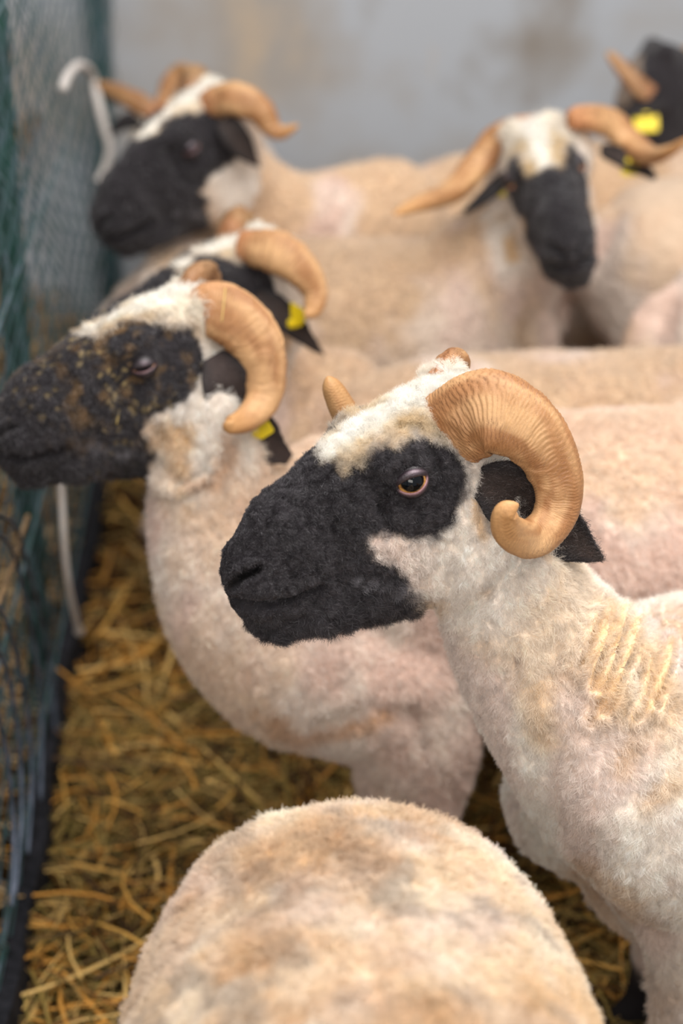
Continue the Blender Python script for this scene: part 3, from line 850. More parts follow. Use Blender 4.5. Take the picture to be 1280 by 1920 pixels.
def furry(g, V, q, col, fur, hd, n, seed, ln=.007, rad=.00028, box=(-80, 1360)):
    if FAST_FUR <= 0: return
    x, y, d = proj_many(V); N = vnormals(V, q)
    vis = smooth(-.35, 0, -(N @ V_)) * smooth(box[0], box[0] + 40, x) * smooth(box[1], box[1] - 40, x) * smooth(2050, 1960, y) * smooth(-80, -40, y)
    def gr(P, N):
        a = fbm(P, 24, 2, seed)[:, None] - .5; b = fbm(P, 24, 2, seed + 5)[:, None] - .5
        return np.array([.2, 0, -1.]) + a * 3 * R_ + b * 2.5 * U_
    L = hd.loc(V); near = (L[:, 0] > .14) & (L[:, 0] < .24) & (np.abs(L[:, 1] - .056) < .022) & (np.abs(L[:, 2]) > .04)
    ll = np.where(fur == 1, ln * .6, np.where(fur == 2, ln * 1.1, ln))
    grow(g, V, q, col, int(n * FAST_FUR), (vis + .01) * ~near * (V[:, 2] > .2), ll, rad, gr, .5, seed, 'fleece', 3, .35, .10, .5)

# ---- dirty-faced ram by the fence
HD2 = Head(-18, 814, 2.38, 19.5, .33, 2)
neckB = [p3(395, 745, 2.46, .060, .074), p3(392, 830, 2.48, .070, .080), p3(398, 920, 2.50, .078, .085), p3(425, 1020, 2.52, .095, .105), p3(480, 1125, 2.54, .115, .13), p3(560, 1195, 2.56, .125, .15), p3(680, 1230, 2.58, .115, .16)]
def sculptB(V, q, hd):
    x, y, d = proj_many(V); N = vnormals(V, q); face = smooth(.1, .4, -(N @ V_)) * (d < 2.75); D = np.zeros(len(V))
    for f, w_, a_ in (([(290, 850), (340, 905), (400, 880)], 14, .006), ([(330, 800), (380, 850), (400, 900)], 12, .004), ([(280, 930), (330, 940), (390, 910)], 14, .005), ([(600, 1370), (700, 1330), (790, 1350)], 34, .010), ([(775, 1330), (800, 1400)], 20, .010)):
        D -= a_ * smooth(w_, 0, polydist(x, y, f, False))
    D += .006 * smooth(12, 0, polydist(x, y, [(280, 890), (330, 925), (385, 895), (405, 860)], False))
    return V + N * (D * face)[:, None]
def paintB(V, q, hd, col):
    L = hd.loc(V); inh = (L[:, 0] < .30) & (np.abs(L[:, 1]) < .18) & (np.abs(L[:, 2]) < .13)
    n = fbm(L, 75, 3, 44); n2 = fbm(L, 28, 2, 48); dn = np.linalg.norm(L[:, :2] - [.16, .055], axis=1)
    k = smooth(.50, .66, n) * smooth(.15, .03, dn) * smooth(.35, .6, n2) * inh * (F := 1)
    col = lerp(col, np.tile(srgb(112, 88, 58), (len(V), 1)), k * .75)
    k = smooth(.70, .74, fbm(L * [1, 1.7, 1], 380, 2, 61)) * smooth(.17, .05, dn) * inh * smooth(.4, .6, fbm(L, 30, 2, 66)) * .6
    col = lerp(col, np.tile(srgb(205, 178, 120), (len(V), 1)), k * .8)
    x, y, d = proj_many(V); N = vnormals(V, q); face = smooth(0, .3, -(N @ V_)); nz = (fbm(V, 40, 3, 5) - .5) * 30
    for f, w_, a_ in (([(365, 905), (400, 900), (420, 870), (425, 820)], 26, .6), ([(510, 1350), (560, 1385), (640, 1370), (720, 1345)], 26, .75), ([(480, 1340), (510, 1380)], 14, .5)):
        col = lerp(col, np.tile(srgb(190, 140, 92), (len(V), 1)), smooth(w_, 4, polydist(x, y, f, False) + nz) * a_ * face)
    return col
G2, V2, Q2, C2, F2, L2 = make_sheep('shorn ram nosing the green wire fence, black face flecked with straw and dirt',
    (.32, 2.36), math.radians(189), 1.0, HD2, neckB, 'pink', voxel=.0045, seed=22, zs=.965, legk=1.3,
    poly=BLACK2, sculpt=sculptB, paint=paintB, neck_ref=U_ * .4 - R_ * .85, stain=.7)
HORN2 = np.array([at_c(x, y, c, HD2) for x, y, c in [(372, 592, .022), (402, 582, .040), (448, 604, .068), (484, 648, .090), (498, 700, .104), (492, 750, .116), (464, 784, .132), (432, 797, .148), (424, 790, .152)]])
EAR2 = np.array([at_c(x, y, c, HD2) for x, y, c in [(400, 668, .066), (425, 714, .090), (450, 775, .092), (490, 826, .088), (540, 860, .080)]])
for sd in (1, -1):
    eye_parts(G2, HD2, sd, 0, .30)
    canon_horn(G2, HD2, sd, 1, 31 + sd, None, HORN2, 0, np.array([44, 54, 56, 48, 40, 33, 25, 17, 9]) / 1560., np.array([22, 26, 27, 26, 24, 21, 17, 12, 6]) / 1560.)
    canon_ear(G2, HD2, sd, EAR2, np.array([22, 48, 48, 42, 12]) / 1560., tag_size=.026 if sd > 0 else None, tag_at=.66, col=(44, 38, 38), inner=(56, 46, 44),
              tag_dir=(R_ * .5 - U_ * .8, U_ * .55 + R_ * .9 - V_ * .4))
furry(G2, V2, Q2, C2, F2, HD2, 330000, 41)

# ---- ram behind it
HD3 = Head(172, 668, 2.76, 20, .36, 0)
neckC = [p3(428, 520, 2.86, .058, .075), p3(438, 600, 2.90, .064, .085), p3(452, 690, 2.94, .076, .10), p3(505, 775, 2.98, .088, .13), p3(620, 815, 3.0, .10, .15)]
G3, V3, Q3, C3, F3, L3 = make_sheep('shorn ram behind the dirty-faced one, only white crown, curled horn and drooping black ear showing',
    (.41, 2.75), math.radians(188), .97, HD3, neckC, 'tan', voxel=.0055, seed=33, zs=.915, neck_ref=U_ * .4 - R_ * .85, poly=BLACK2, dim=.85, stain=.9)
HORN3 = np.array([at_c(x, y, c, HD3) for x, y, c in [(452, 462, .022), (478, 464, .040), (522, 474, .072), (562, 503, .094), (590, 545, .110), (586, 580, .122), (570, 592, .130)]])
EAR3 = np.array([at_c(x, y, c, HD3) for x, y, c in [(478, 560, .062), (512, 578, .084), (552, 612, .092), (604, 664, .094)]])
for sd in (1, -1):
    eye_parts(G3, HD3, sd, 0)
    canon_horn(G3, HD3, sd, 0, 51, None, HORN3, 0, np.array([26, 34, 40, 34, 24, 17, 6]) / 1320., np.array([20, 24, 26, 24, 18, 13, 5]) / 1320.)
    canon_ear(G3, HD3, sd, EAR3, np.array([22, 28, 22, 3]) / 1320., tag_size=.03 if sd > 0 else None, tag_at=.62, tag_dir=(R_ * .8 - U_ * .5, U_ * .3 + R_ * .6 - V_ * .3))
furry(G3, V3, Q3, C3, F3, HD3, 90000, 43, .007, .0004)

# ---- ram looking at the camera
HD4 = Head(1070, 474, 3.02, roll=-15, dirn=(-.07, .55, .83), scale=1.0)
neckD = lambda T: [(T(.16, 0, .58), .12, .14), (T(.30, 0, .62), .11, .13), p3(985, 430, 3.36, .085, .10), p3(1005, 350, 3.36, .070, .085), p3(1035, 290, 3.26, .060, .065)]
G4, V4, Q4, C4, F4, L4 = make_sheep('shorn ram facing the camera, white crown, black face, horns spread wide to both sides',
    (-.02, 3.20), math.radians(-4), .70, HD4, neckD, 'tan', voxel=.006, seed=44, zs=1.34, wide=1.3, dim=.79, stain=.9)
def horn_px(g, rows, seed, ref, detail=0, dark=0.):
    P = np.array([W(x, y, d) for x, y, d, r in rows]); r = np.array([r / F * d for x, y, d, r in rows])
    return horn_mesh(g, P, r, r * .7, ref, None, detail, seed, 60, dark)
def ear_px(g, rows, ref, tagc=None, **k):
    P = np.array([W(x, y, d) for x, y, d, r in rows]); r = np.array([r / F * d for x, y, d, r in rows])
    return ear_mesh(g, P, r, ref, .35, tagcol=tagc, tag_dir=(R_, U_ * -.8 - V_ * .4), **k)
horn_px(G4, [(1010, 240, 3.20, 20), (975, 243, 3.22, 27), (930, 265, 3.25, 30), (888, 316, 3.25, 28), (845, 360, 3.20, 25), (792, 380, 3.13, 20), (738, 402, 3.08, 6)], 61, U_)
horn_px(G4, [(1070, 225, 3.20, 20), (1100, 222, 3.22, 25), (1145, 232, 3.25, 28), (1182, 268, 3.25, 27), (1216, 292, 3.18, 23), (1252, 284, 3.11, 17), (1288, 260, 3.06, 6)], 62, U_)
ear_px(G4, [(965, 318, 3.20, 16), (935, 340, 3.22, 24), (905, 368, 3.22, 22), (872, 398, 3.22, 4)], U_ * .8 + R_ * .5, .026, tag_at=.35)
ear_px(G4, [(1130, 285, 3.20, 16), (1160, 296, 3.22, 24), (1195, 312, 3.22, 22), (1228, 335, 3.22, 4)], U_ * .8 - R_ * .5, .026, tag_at=.5)
for sd in (1, -1): eye_parts(G4, HD4, sd, 0)
furry(G4, V4, Q4, C4, F4, HD4, 60000, 45, .007, .0005)

# ---- ram by the back wall, left
HD5 = Head(178, 424, 3.24, 37, .30, 2)
neckE = [p3(375, 300, 3.38, .062, .075), p3(410, 335, 3.42, .070, .085), p3(455, 390, 3.48, .072, .10), p3(530, 435, 3.54, .080, .105), p3(620, 445, 3.60, .10, .12), p3(720, 440, 3.68, .12, .14)]
G5, V5, Q5, C5, F5, L5 = make_sheep('back-left ram beside the fence, black face turned down, white forehead against the wall',
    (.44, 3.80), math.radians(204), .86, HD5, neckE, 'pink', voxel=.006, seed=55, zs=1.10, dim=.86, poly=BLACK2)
HORN5 = np.array([at_c(x, y, c, HD5) for x, y, c in [(385, 198, .022), (408, 190, .040), (445, 186, .070), (486, 206, .095), (510, 240, .112), (530, 248, .128), (560, 234, .150)]])
EAR5 = np.array([at_c(x, y, c, HD5) for x, y, c in [(418, 225, .062), (436, 248, .082), (456, 278, .090), (484, 312, .094)]])
for sd in (1, -1):
    eye_parts(G5, HD5, sd, 0, .3)
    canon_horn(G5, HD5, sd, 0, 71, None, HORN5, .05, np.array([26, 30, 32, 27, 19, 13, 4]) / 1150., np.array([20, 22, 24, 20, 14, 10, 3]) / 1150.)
    canon_ear(G5, HD5, sd, EAR5, np.array([18, 26, 22, 3]) / 1150.)
furry(G5, V5, Q5, C5, F5, HD5, 50000, 47, .007, .0006)

# ---- half-hidden one behind it
HD6 = Head(285, 430, 3.78, dirn=(-.02, .62, .78))
G6, V6, Q6, C6, F6, L6 = make_sheep('ram hidden behind the back-left ram, one brown horn poking out towards the fence',
    (-.27, 4.36), math.radians(-84), .76, HD6, 'auto', 'tan', voxel=.007, seed=66)
horn_px(G6, [(290, 215, 3.86, 14), (265, 196, 3.86, 20), (228, 178, 3.84, 18), (200, 166, 3.80, 13), (182, 156, 3.76, 4)], 81, U_, dark=.15)
horn_px(G6, [(300, 205, 3.86, 12), (318, 160, 3.90, 18), (330, 138, 3.92, 15), (346, 130, 3.90, 12), (358, 138, 3.88, 4)], 82, R_, dark=.15)
ear_px(G6, [(265, 232, 3.84, 8), (240, 226, 3.84, 16), (222, 236, 3.84, 12), (206, 252, 3.84, 3)], U_)
for sd in (1, -1): eye_parts(G6, HD6, sd, 0)

# ---- top right corner
HD7 = Head(1420, 255, 4.02, dirn=(-.88, .22, -.42))
G7, V7, Q7, C7, F7, L7 = make_sheep('black-headed ram at the top right corner, forked horns, round yellow tag in its ear',
    (1.36, 4.16), math.radians(180), .86, HD7, 'auto', 'dark', voxel=.007, seed=77, poly=[(300, 1400), (300, 500), (1300, 500), (1300, 1400)])
horn_px(G7, [(1222, 178, 3.80, 16), (1196, 160, 3.80, 18), (1170, 132, 3.80, 15), (1148, 108, 3.80, 10), (1136, 98, 3.80, 4)], 91, U_, dark=.25)
horn_px(G7, [(1206, 176, 3.92, 14), (1228, 152, 3.95, 17), (1254, 126, 3.98, 15), (1280, 100, 4.0, 11), (1300, 84, 4.0, 4)], 92, U_, dark=.25)
ear_px(G7, [(1250, 200, 3.76, 12), (1225, 205, 3.76, 20), (1196, 214, 3.76, 20), (1166, 222, 3.76, 5)], U_, .045, tag_at=.5)
for sd in (1, -1): eye_parts(G7, HD7, sd, 0)

# ---- two bodies at the right edge
HD8 = Head(1900, 360, 3.9, dirn=(-.9, .1, .1))
HD8.O = np.array([1.86, 3.62, .82]); HD8.A = unit([-1, 0, .25]); HD8.C = np.array([0, 1.0, 0]); HD8.B = -np.cross(HD8.A, HD8.C)
G8, V8, Q8, C8, F8, L8 = make_sheep('shorn rump at the right edge, further of two beside the ram facing the camera',
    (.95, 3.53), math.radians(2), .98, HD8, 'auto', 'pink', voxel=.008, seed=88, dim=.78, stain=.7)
HD9 = Head(1900, 360, 3.9, dirn=(-.9, .1, .1))
HD9.O = np.array([1.86, 3.05, .80]); HD9.A = unit([-1, 0, .25]); HD9.C = np.array([0, 1.0, 0]); HD9.B = -np.cross(HD9.A, HD9.C)
G9, V9, Q9, C9, F9, L9 = make_sheep('pale rump at the right edge, nearer of two beside the ram facing the camera',
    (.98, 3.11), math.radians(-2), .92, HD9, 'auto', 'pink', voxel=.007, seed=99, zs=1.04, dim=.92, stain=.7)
for g, hd, sdd in ((G8, HD8, 1), (G9, HD9, 2)):
    for sd in (1, -1):
        eye_parts(g, hd, sd, 0); canon_horn(g, hd, sd, 0, 95 + sdd); canon_ear(g, hd, sd)

# ---- rump in the foreground
HD10 = Head(640, 2600, 1.2, dirn=(0, 1, 0))
HD10.O = np.array([.05, .30, .66]); HD10.A = unit([0, .92, .38]); HD10.C = np.array([1.0, 0, 0]); HD10.B = -np.cross(HD10.A, HD10.C)
def paintJ(V, q, hd, col):
    n = fbm(V, 26, 3, 91); n2 = fbm(V, 9, 3, 92)
    col = lerp(col, np.tile(srgb(214, 172, 118), (len(V), 1)), smooth(.40, .62, n2) * .75)
    col = lerp(col, np.tile(srgb(238, 222, 198), (len(V), 1)), smooth(.50, .66, fbm(V, 18, 3, 97)) * .6)
    col = lerp(col, np.tile(srgb(140, 122, 108), (len(V), 1)), smooth(.56, .68, n) * .60)
    return lerp(col, np.tile(srgb(170, 120, 70), (len(V), 1)), smooth(.52, .70, fbm(V, 12, 2, 94)) * .50)
G10, V10, Q10, C10, F10, L10 = make_sheep('mottled tan rump and back rising from the bottom edge, its head out of view',
    (.03, 1.06), math.radians(-87), 1.0, HD10, 'auto', 'white', voxel=.005, seed=101, paint=paintJ, wide=1.03)
for sd in (1, -1):
    eye_parts(G10, HD10, sd, 0); canon_horn(G10, HD10, sd, 0, 111); canon_ear(G10, HD10, sd)
furry(G10, V10, Q10, C10, F10, HD10, 260000, 49, .0065, .00022)

# ================================================================== THE PEN
# floor and walls
def structure(o): o['kind'] = 'structure'; return o
M_floor = plain_mat('trodden_bedding', srgb(40, 28, 14), .95, .1, noise=(14, srgb(78, 56, 26)), bump=(60, .02))
nx, ny = 90, 110
gx, gy = np.meshgrid(np.linspace(-2.6, 2.6, nx), np.linspace(-.8, 4.9, ny), indexing='ij')
def ground_z(x, y):
    p = np.stack([x, y, x * 0], -1).reshape(-1, 3)
    return ((fbm(p, 3.5, 3, 6) - .5) * .035 + (fbm(p, 14, 2, 8) - .5) * .014).reshape(np.shape(x)) + .0
GV = np.stack([gx, gy, ground_z(gx, gy) - .018], -1).reshape(-1, 3)
i, j = np.meshgrid(np.arange(nx - 1), np.arange(ny - 1), indexing='ij')
GQ = np.stack([i * ny + j, (i + 1) * ny + j, (i + 1) * ny + j + 1, i * ny + j + 1], -1).reshape(-1, 4)
structure(mesh_obj('floor', GV, GQ, M_floor))

m, nt, b = new_mat('stained_plaster')
tc = nt.nodes.new('ShaderNodeTexCoord')
def nz(scale, det, lo, hi, vec=(1, 1, 1)):
    mp = nt.nodes.new('ShaderNodeMapping'); mp.inputs['Scale'].default_value = vec; nt.links.new(tc.outputs['Object'], mp.inputs[0])
    n = nt.nodes.new('ShaderNodeTexNoise'); n.inputs['Scale'].default_value = scale; n.inputs['Detail'].default_value = det; nt.links.new(mp.outputs[0], n.inputs['Vector'])
    r = nt.nodes.new('ShaderNodeMapRange'); r.inputs[1].default_value = lo; r.inputs[2].default_value = hi; nt.links.new(n.outputs[0], r.inputs[0]); return r.outputs[0]
def mixc(f, a, bcol):
    mx = nt.nodes.new('ShaderNodeMix'); mx.data_type = 'RGBA'
    nt.links.new(f, mx.inputs[0])
    if isinstance(a, tuple): mx.inputs[6].default_value = a
    else: nt.links.new(a, mx.inputs[6])
    mx.inputs[7].default_value = bcol; return mx.outputs[2]
c = mixc(nz(2.6, 3, .42, .60), (*srgb(164, 158, 152), 1), (*srgb(174, 178, 184), 1))
c = mixc(nz(3.1, 4, .56, .72, (1, 1, .8)), c, (*srgb(142, 135, 128), 1))
c = mixc(nz(4.2, 4, .64, .78, (1, 1, .55)), c, (*srgb(196, 174, 146), 1))
nt.links.new(c, b.inputs['Base Color']); b.inputs['Roughness'].default_value = .85; b.inputs['Specular IOR Level'].default_value = .2
WY = 4.85
def box(x0, x1, y0, y1, z0, z1):
    V = [(x, y, z) for x in (x0, x1) for y in (y0, y1) for z in (z0, z1)]
    return V, [(0, 1, 3, 2), (4, 6, 7, 5), (0, 4, 5, 1), (2, 3, 7, 6), (0, 2, 6, 4), (1, 5, 7, 3)]
structure(mesh_obj('wall_back', *box(-2.6, 2.6, WY, WY + .15, -.05, 2.9), m, smoothed=False))

# straw
M_straw = attr_mat('dry_straw', .55, .35)
def straw_field(name, n, xr, yr, zf, seed, lr=(.05, .24), wr=(.0012, .0042), pal=None, keep=None):
    r = np.random.default_rng(seed)
    x = r.uniform(*xr, n); y = r.uniform(*yr, n)
    if keep is not None:
        k = keep(x, y, r); x, y = x[k], y[k]; n = len(x)
    L = r.uniform(*lr, n); a = r.uniform(0, 2 * math.pi, n); til = r.normal(0, .16, n); w = r.uniform(*wr, n)
    bend = r.normal(0, .25, n); S = 4
    z0 = zf(x, y) + r.random(n) ** 1.5 * .05
    t = np.linspace(-.5, .5, S + 1)
    dx, dy = np.cos(a), np.sin(a)
    P = np.zeros((n, S + 1, 3))
    for k, tt in enumerate(t):
        l = L * tt
        P[:, k, 0] = x + dx * l - dy * bend * L * (tt * tt - .1); P[:, k, 1] = y + dy * l + dx * bend * L * (tt * tt - .1)
        P[:, k, 2] = z0 + np.sin(til) * l - (tt * tt) * L * .10 + .004
    side = np.stack([-dy, dx, r.normal(0, .35, n)], 1); side /= np.linalg.norm(side, axis=1)[:, None]
    up = np.cross(np.stack([dx, dy, np.zeros(n)], 1), side)
    ring = [side * w[:, None], up * (w * .55)[:, None], -side * w[:, None], -up * (w * .55)[:, None]]
    V = np.stack([P + q_[:, None] for q_ in ring], 2).reshape(-1, 3)   # n,S+1,4
    base = np.arange(n)[:, None, None] * (S + 1) * 4; kk = np.arange(S)[None, :, None] * 4; jj = np.arange(4)[None, None]
    Q = np.stack(np.broadcast_arrays(base + kk + jj, base + kk + (jj + 1) % 4, base + kk + 4 + (jj + 1) % 4, base + kk + 4 + jj), -1).reshape(-1, 4)
    pal = np.array(pal if pal is not None else [srgb(214, 164, 82), srgb(190, 134, 56), srgb(230, 190, 116), srgb(112, 74, 32), srgb(66, 44, 20), srgb(84, 58, 26), srgb(140, 116, 58), srgb(204, 146, 66)])
    ci = pal[r.integers(0, len(pal), n)] * (.7 + .6 * r.random((n, 1)))
    col = np.repeat(ci, (S + 1) * 4, 0)
    o = mesh_obj(name, V, Q, M_straw, None, col, smoothed=False); return o
FX = lambda y: -.442 - .038 * (y - 2.0)
def fz(px, py, off=.012):
    lo, hi = 1.0, 6.0
    for _ in range(40):
        m_ = (lo + hi) / 2; p = W(px, py, m_)
        if p[0] > FX(p[1]) + off: lo = m_
        else: hi = m_
    return min(lo, 4.62)
gz = lambda x, y: ground_z(x, y)
o = straw_field('straw_bedding', 22000, (-.50, 1.5), (.3, 4.6), gz, 5, keep=lambda x, y, r: (x > FX(y) + .03) & (r.random(len(x)) < np.where((x < .9) & (y > 1.7) & (y < 3.4), 1, .35)))
tag(o, 'golden trampled straw bedding covering the pen floor under the sheep', 'straw', kind='stuff')
o = straw_field('hay_scatter', 16000, (-.50, .75), (1.2, 2.9), lambda x, y: gz(x, y) + .004, 6, (.02, .09), (.0005, .0013),
                [srgb(150, 128, 66), srgb(112, 98, 48), srgb(178, 150, 88), srgb(84, 70, 34), srgb(196, 160, 96)], keep=lambda x, y, r: (x > FX(y) + .03))
tag(o, 'fine greenish hay stalks scattered over the straw at the front of the pen', 'hay', kind='stuff')
o = straw_field('hay_pile', 16000, (-1.7, -.5), (.8, 4.7), lambda x, y: gz(x, y) + .42 * smooth(0, .5, FX(y) - .10 - x) * (.5 + fbm(np.stack([x, y, x * 0], -1), 2.5, 2, 9)), 8, (.06, .22), (.0014, .0035),
                [srgb(196, 160, 110), srgb(160, 122, 76), srgb(110, 82, 52), srgb(206, 176, 132), srgb(90, 76, 60), srgb(150, 138, 112)], keep=lambda x, y, r: x < FX(y) - .05)
tag(o, 'brown hay heaped on the far side of the green wire fence', 'hay', kind='stuff')

# fence
M_wire = plain_mat('green_coated_wire', srgb(52, 84, 84), .38, .5, noise=(30, srgb(84, 100, 112)))
M_wire2 = plain_mat('weathered_wire', srgb(58, 72, 86), .45, .4, noise=(30, srgb(96, 104, 122)))
M_post = plain_mat('dark_green_paint', srgb(22, 62, 54), .5, .4, noise=(20, srgb(34, 50, 52)))
M_kick = plain_mat('worn_black_rubber', srgb(18, 20, 25), .8, .2, noise=(60, srgb(38, 38, 44)), bump=(120, .003))
M_wood = plain_mat('weathered_wood', srgb(150, 122, 88), .8, .2, noise=(25, srgb(112, 92, 70)), bump=(90, .003))
M_twine = plain_mat('white_twine', srgb(214, 206, 200), .8, .2, bump=(900, .001))
fence = root('wire_fence', 'green chain-link fence with a black kickboard running along the left side of the pen', 'fence', (FX(2.0), 2.0, 0))
pitch, hp, top = .115, .115, 1.46
Vs, Qs, off = [], [], 0
y0, y1 = .9, 4.78
k = 0; yy = y0
rr = np.random.default_rng(12)
while yy < y1:
    nseg = int(top / (hp / 2)); P = []
    for i in range(nseg + 1):
        z = .05 + i * hp / 2; sgn = 1 if (i + k) % 2 else -1
        sag = .010 * math.sin(z * 7 + yy * 3.1) + .006 * math.sin(z * 17 + yy * 9)
        P.append((FX(yy) + sgn * .0035 + sag * .7, yy + (pitch / 4 + .001) * sgn * 1.0 + sag, z))
    P = np.array(P); v, q = sweep(P, (1, 0, 0), .0019, .0019, 6)
    Vs.append(v); Qs += [tuple(a + off for a in f) for f in q]; off += len(v)
    yy += pitch / 2; k += 1
mesh_obj('chain_link', np.concatenate(Vs), Qs, M_wire, fence)
for z in (.10, .42, .80, 1.18, 1.44):
    P = np.array([(FX(t) + .006, t, z + .006 * math.sin(t * 5 + z * 9)) for t in np.linspace(.9, 4.8, 60)])
    v, q = sweep(P, (0, 0, 1), .0026, .0026, 8); o = mesh_obj('tension_wire', v, q, M_wire, fence)
for t in (1.0, 2.95, 4.80):
    P = np.array([(FX(t) - .032, t, z) for z in (-.02, .5, 1.0, 1.52)]); v, q = sweep(P, (1, 0, 0), .022, .022, 20); mesh_obj('post', v, q, M_post, fence)
# kickboard: slightly wavy rubber-faced board
n = 60; V = []; Q = []
for i, t in enumerate(np.linspace(.9, 4.82, n)):
    wv = .006 * math.sin(t * 6) + .004 * math.sin(t * 19); hh = .065 + .005 * math.sin(t * 8)
    for (dx, z) in ((-.004, -.02), (-.004, hh), (.006, hh + .008), (.024, hh), (.029, .02), (.031, -.02)): V.append((FX(t) + dx + wv, t, z))
for i in range(n - 1):
    for j in range(6): Q.append((i * 6 + j, (i + 1) * 6 + j, (i + 1) * 6 + (j + 1) % 6, i * 6 + (j + 1) % 6))
Q += [tuple(range(6)), tuple(range(n * 6 - 1, n * 6 - 7, -1))]
mesh_obj('kickboard', V, Q, M_kick, fence, smoothed=False)['label'] = 'black kickboard along the foot of the fence'

# rails beyond the fence
for idx, (z, x, r_, lab) in enumerate(((.52, -.62, .020, 'lower pale wooden rail behind the green fence'), (.98, -.66, .022, 'upper pale wooden rail behind the green fence'))):
    P = np.array([(x - .03 * t + .008 * math.sin(t * 3 + idx), t, z + .01 * math.sin(t * 2 + idx)) for t in np.linspace(1.0, 4.8, 30)])
    v, q = sweep(P, (0, 0, 1), r_, r_ * .8, 14, 2.6)
    tag(mesh_obj('wooden_rail', v, q, M_wood, None), lab, 'rail', 'wooden rails beyond the fence')

def cord(name, rows, r_, label, cat, mat, flare=None, off=.02, far=9):
    P = catmull(np.array([W(a[0], a[1], min(far, fz(a[0], a[1], off))) for a in rows]), 60)
    rad = np.full(60, r_)
    if flare: rad[-5:] *= np.array([1.1, 1.3, 1.5, 1.6, 1.3])
    v, q = sweep(P, (1, 0, 0), rad, rad, 12)
    return tag(mesh_obj(name, v, q, mat, None, origin=tuple(P[0])), label, cat)
# plastic-sheathed cord hanging on the fence near the ram's chin; loop of twine further back
cord('cord', [(112, 862, 2.52), (116, 930, 2.53), (120, 1010, 2.55), (128, 1090, 2.57), (140, 1150, 2.58), (149, 1186, 2.58)], .0050, 'white cord hanging down the fence below the dirty ram\'s chin', 'cord', M_twine, True, .05)
cord('twine', [(118, 165, 3.7), (128, 140, 3.7), (150, 122, 3.7), (172, 140, 3.7), (184, 190, 3.7), (196, 240, 3.7), (206, 280, 3.68), (196, 320, 3.68), (184, 340, 3.7)], .0085, 'loop of pale twine hung over the top of the fence near the back wall', 'twine', M_twine, None, .02, 3.95)
cord('twig', [(52, 968, 2.16), (38, 1010, 2.15), (22, 1060, 2.13), (8, 1100, 2.12), (-14, 1160, 2.10)], .0036, 'thin pale twig caught in the fence at the left edge', 'twig', M_wood)
# curled loose wire ends bulging out of the mesh
for idx, rows in enumerate(([(-30, 955, 2.0), (0, 968, 2.0), (30, 990, 2.0), (52, 1060, 2.0), (75, 1150, 2.0), (96, 1260, 2.02), (104, 1380, 2.04)],
                            [(-30, 1000, 1.98), (0, 1006, 1.98), (24, 1036, 1.98), (44, 1110, 1.98), (66, 1220, 1.98), (78, 1350, 2.0), (76, 1500, 2.02)],
                            [(-30, 1120, 1.9), (4, 1150, 1.9), (34, 1240, 1.9), (52, 1340, 1.9), (60, 1460, 1.92), (52, 1600, 1.94)],
                            [(-30, 1180, 1.84), (0, 1226, 1.84), (24, 1310, 1.84), (38, 1420, 1.85), (40, 1540, 1.86), (28, 1680, 1.88)],
                            [(-30, 1290, 1.8), (-4, 1340, 1.8), (14, 1430, 1.8), (26, 1560, 1.8), (22, 1700, 1.82)])):
    P = catmull(np.array([W(a[0], a[1], fz(a[0], a[1], .022)) for a in rows]), 40); v, q = sweep(P, (1, 0, 0), .0030, .0030, 8)
    mesh_obj('loose_wire', v, q, M_wire2, fence)

# straw bits on the dirty ram's face
M_stalk = plain_mat('yellow_straw', srgb(214, 186, 112), .6, .3)
def bit(px, py, hd, c, L, ang, col, nm='straw_stalk', lab=''):
    l = at_c(px, py, c, hd); P0 = to_world(hd, [l])[0]
    D = math.cos(math.radians(ang)) * R_ + math.sin(math.radians(ang)) * U_
    P = np.array([P0 - D * L / 2, P0 - V_ * .001, P0 + D * L / 2]); v, q = sweep(catmull(P, 7), V_, .0011, .0007, 6)
    return v, q

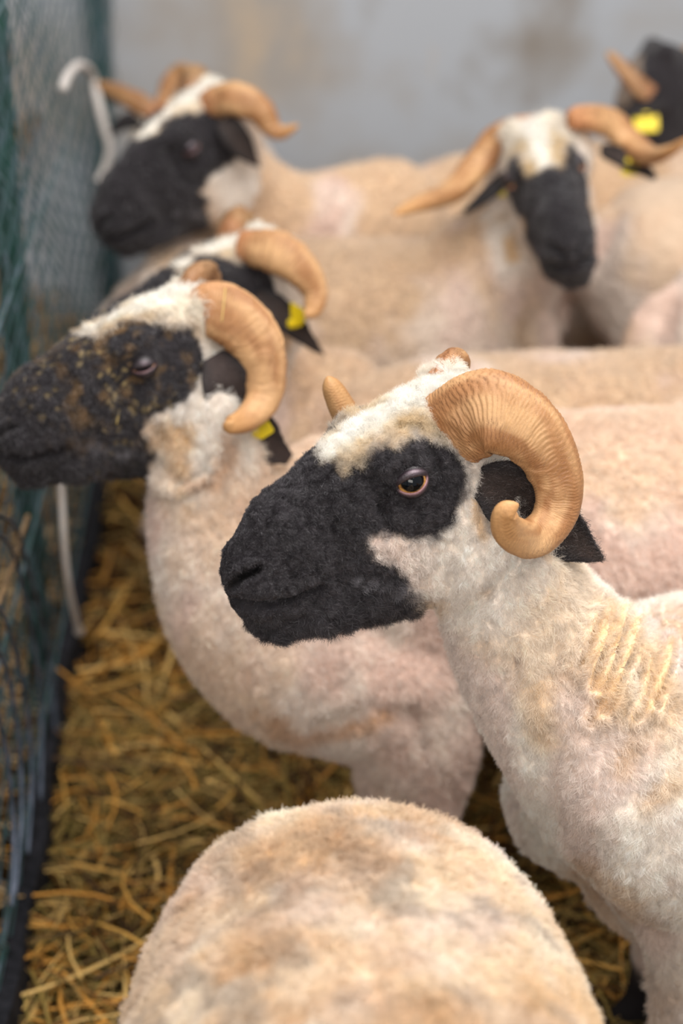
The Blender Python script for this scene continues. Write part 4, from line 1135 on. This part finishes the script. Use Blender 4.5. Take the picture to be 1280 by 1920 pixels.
for (px_s, py_s, c_s, L_s, ang_s, nm_s) in ((224, 770, .052, .034, 78, 'short pale straw stalk stuck on the dirty ram\'s cheek'), (419, 572, .085, .040, 84, 'yellow straw stalk lying across the dirty ram\'s horn')):
    v, q = bit(px_s, py_s, HD2, c_s, L_s, ang_s, None)
    tag(mesh_obj('straw_stalk', v, q, M_stalk, None, origin=tuple(v.mean(0))), nm_s, 'straw', 'straw stalks stuck to the dirty ram')

# ================================================================== LIGHT
w = bpy.data.worlds.new('barn'); sc.world = w; w.use_nodes = True
bg = w.node_tree.nodes['Background']; bg.inputs[0].default_value = (.97, .97, 1, 1); bg.inputs[1].default_value = .42
def area(name, loc, target, sx, sy, power, col):
    l = bpy.data.lights.new(name, 'AREA'); l.shape = 'RECTANGLE'; l.size = sx; l.size_y = sy; l.energy = power; l.color = col
    o = bpy.data.objects.new(name, l); C.objects.link(o); o.location = loc
    o.rotation_euler = (Vector(target) - Vector(loc)).to_track_quat('-Z', 'Y').to_euler(); return o
area('skylight', (.8, 1.6, 3.7), (.4, 2.1, .6), 2.2, 3.4, 165, (1, .97, .93))
area('barn_opening', (-.6, -2.6, 3.0), (.3, 2.0, .6), 3.0, 1.8, 110, (1, .95, .88))

# ================================================================== CAMERA
cam = bpy.data.cameras.new('camera'); co = bpy.data.objects.new('camera', cam); C.objects.link(co); sc.camera = co
co.location = (0, 0, H); co.rotation_euler = (math.radians(90) - TH, 0, 0)
cam.sensor_fit = 'VERTICAL'; cam.sensor_height = 36; cam.sensor_width = 24; cam.lens = 70
cam.clip_start = .05; cam.clip_end = 50
cam.dof.use_dof = True; cam.dof.focus_distance = 1.97; cam.dof.aperture_fstop = 2.5
sc.view_settings.view_transform = 'Standard'; sc.view_settings.look = 'None'; sc.view_settings.gamma = 1; sc.view_settings.exposure = 0.2
sc.view_settings.use_curve_mapping = False
sc.cycles.use_denoising = True; sc.cycles.max_bounces = 6; sc.cycles.diffuse_bounces = 3
sc.cycles.use_adaptive_sampling = True; sc.cycles.adaptive_threshold = .02
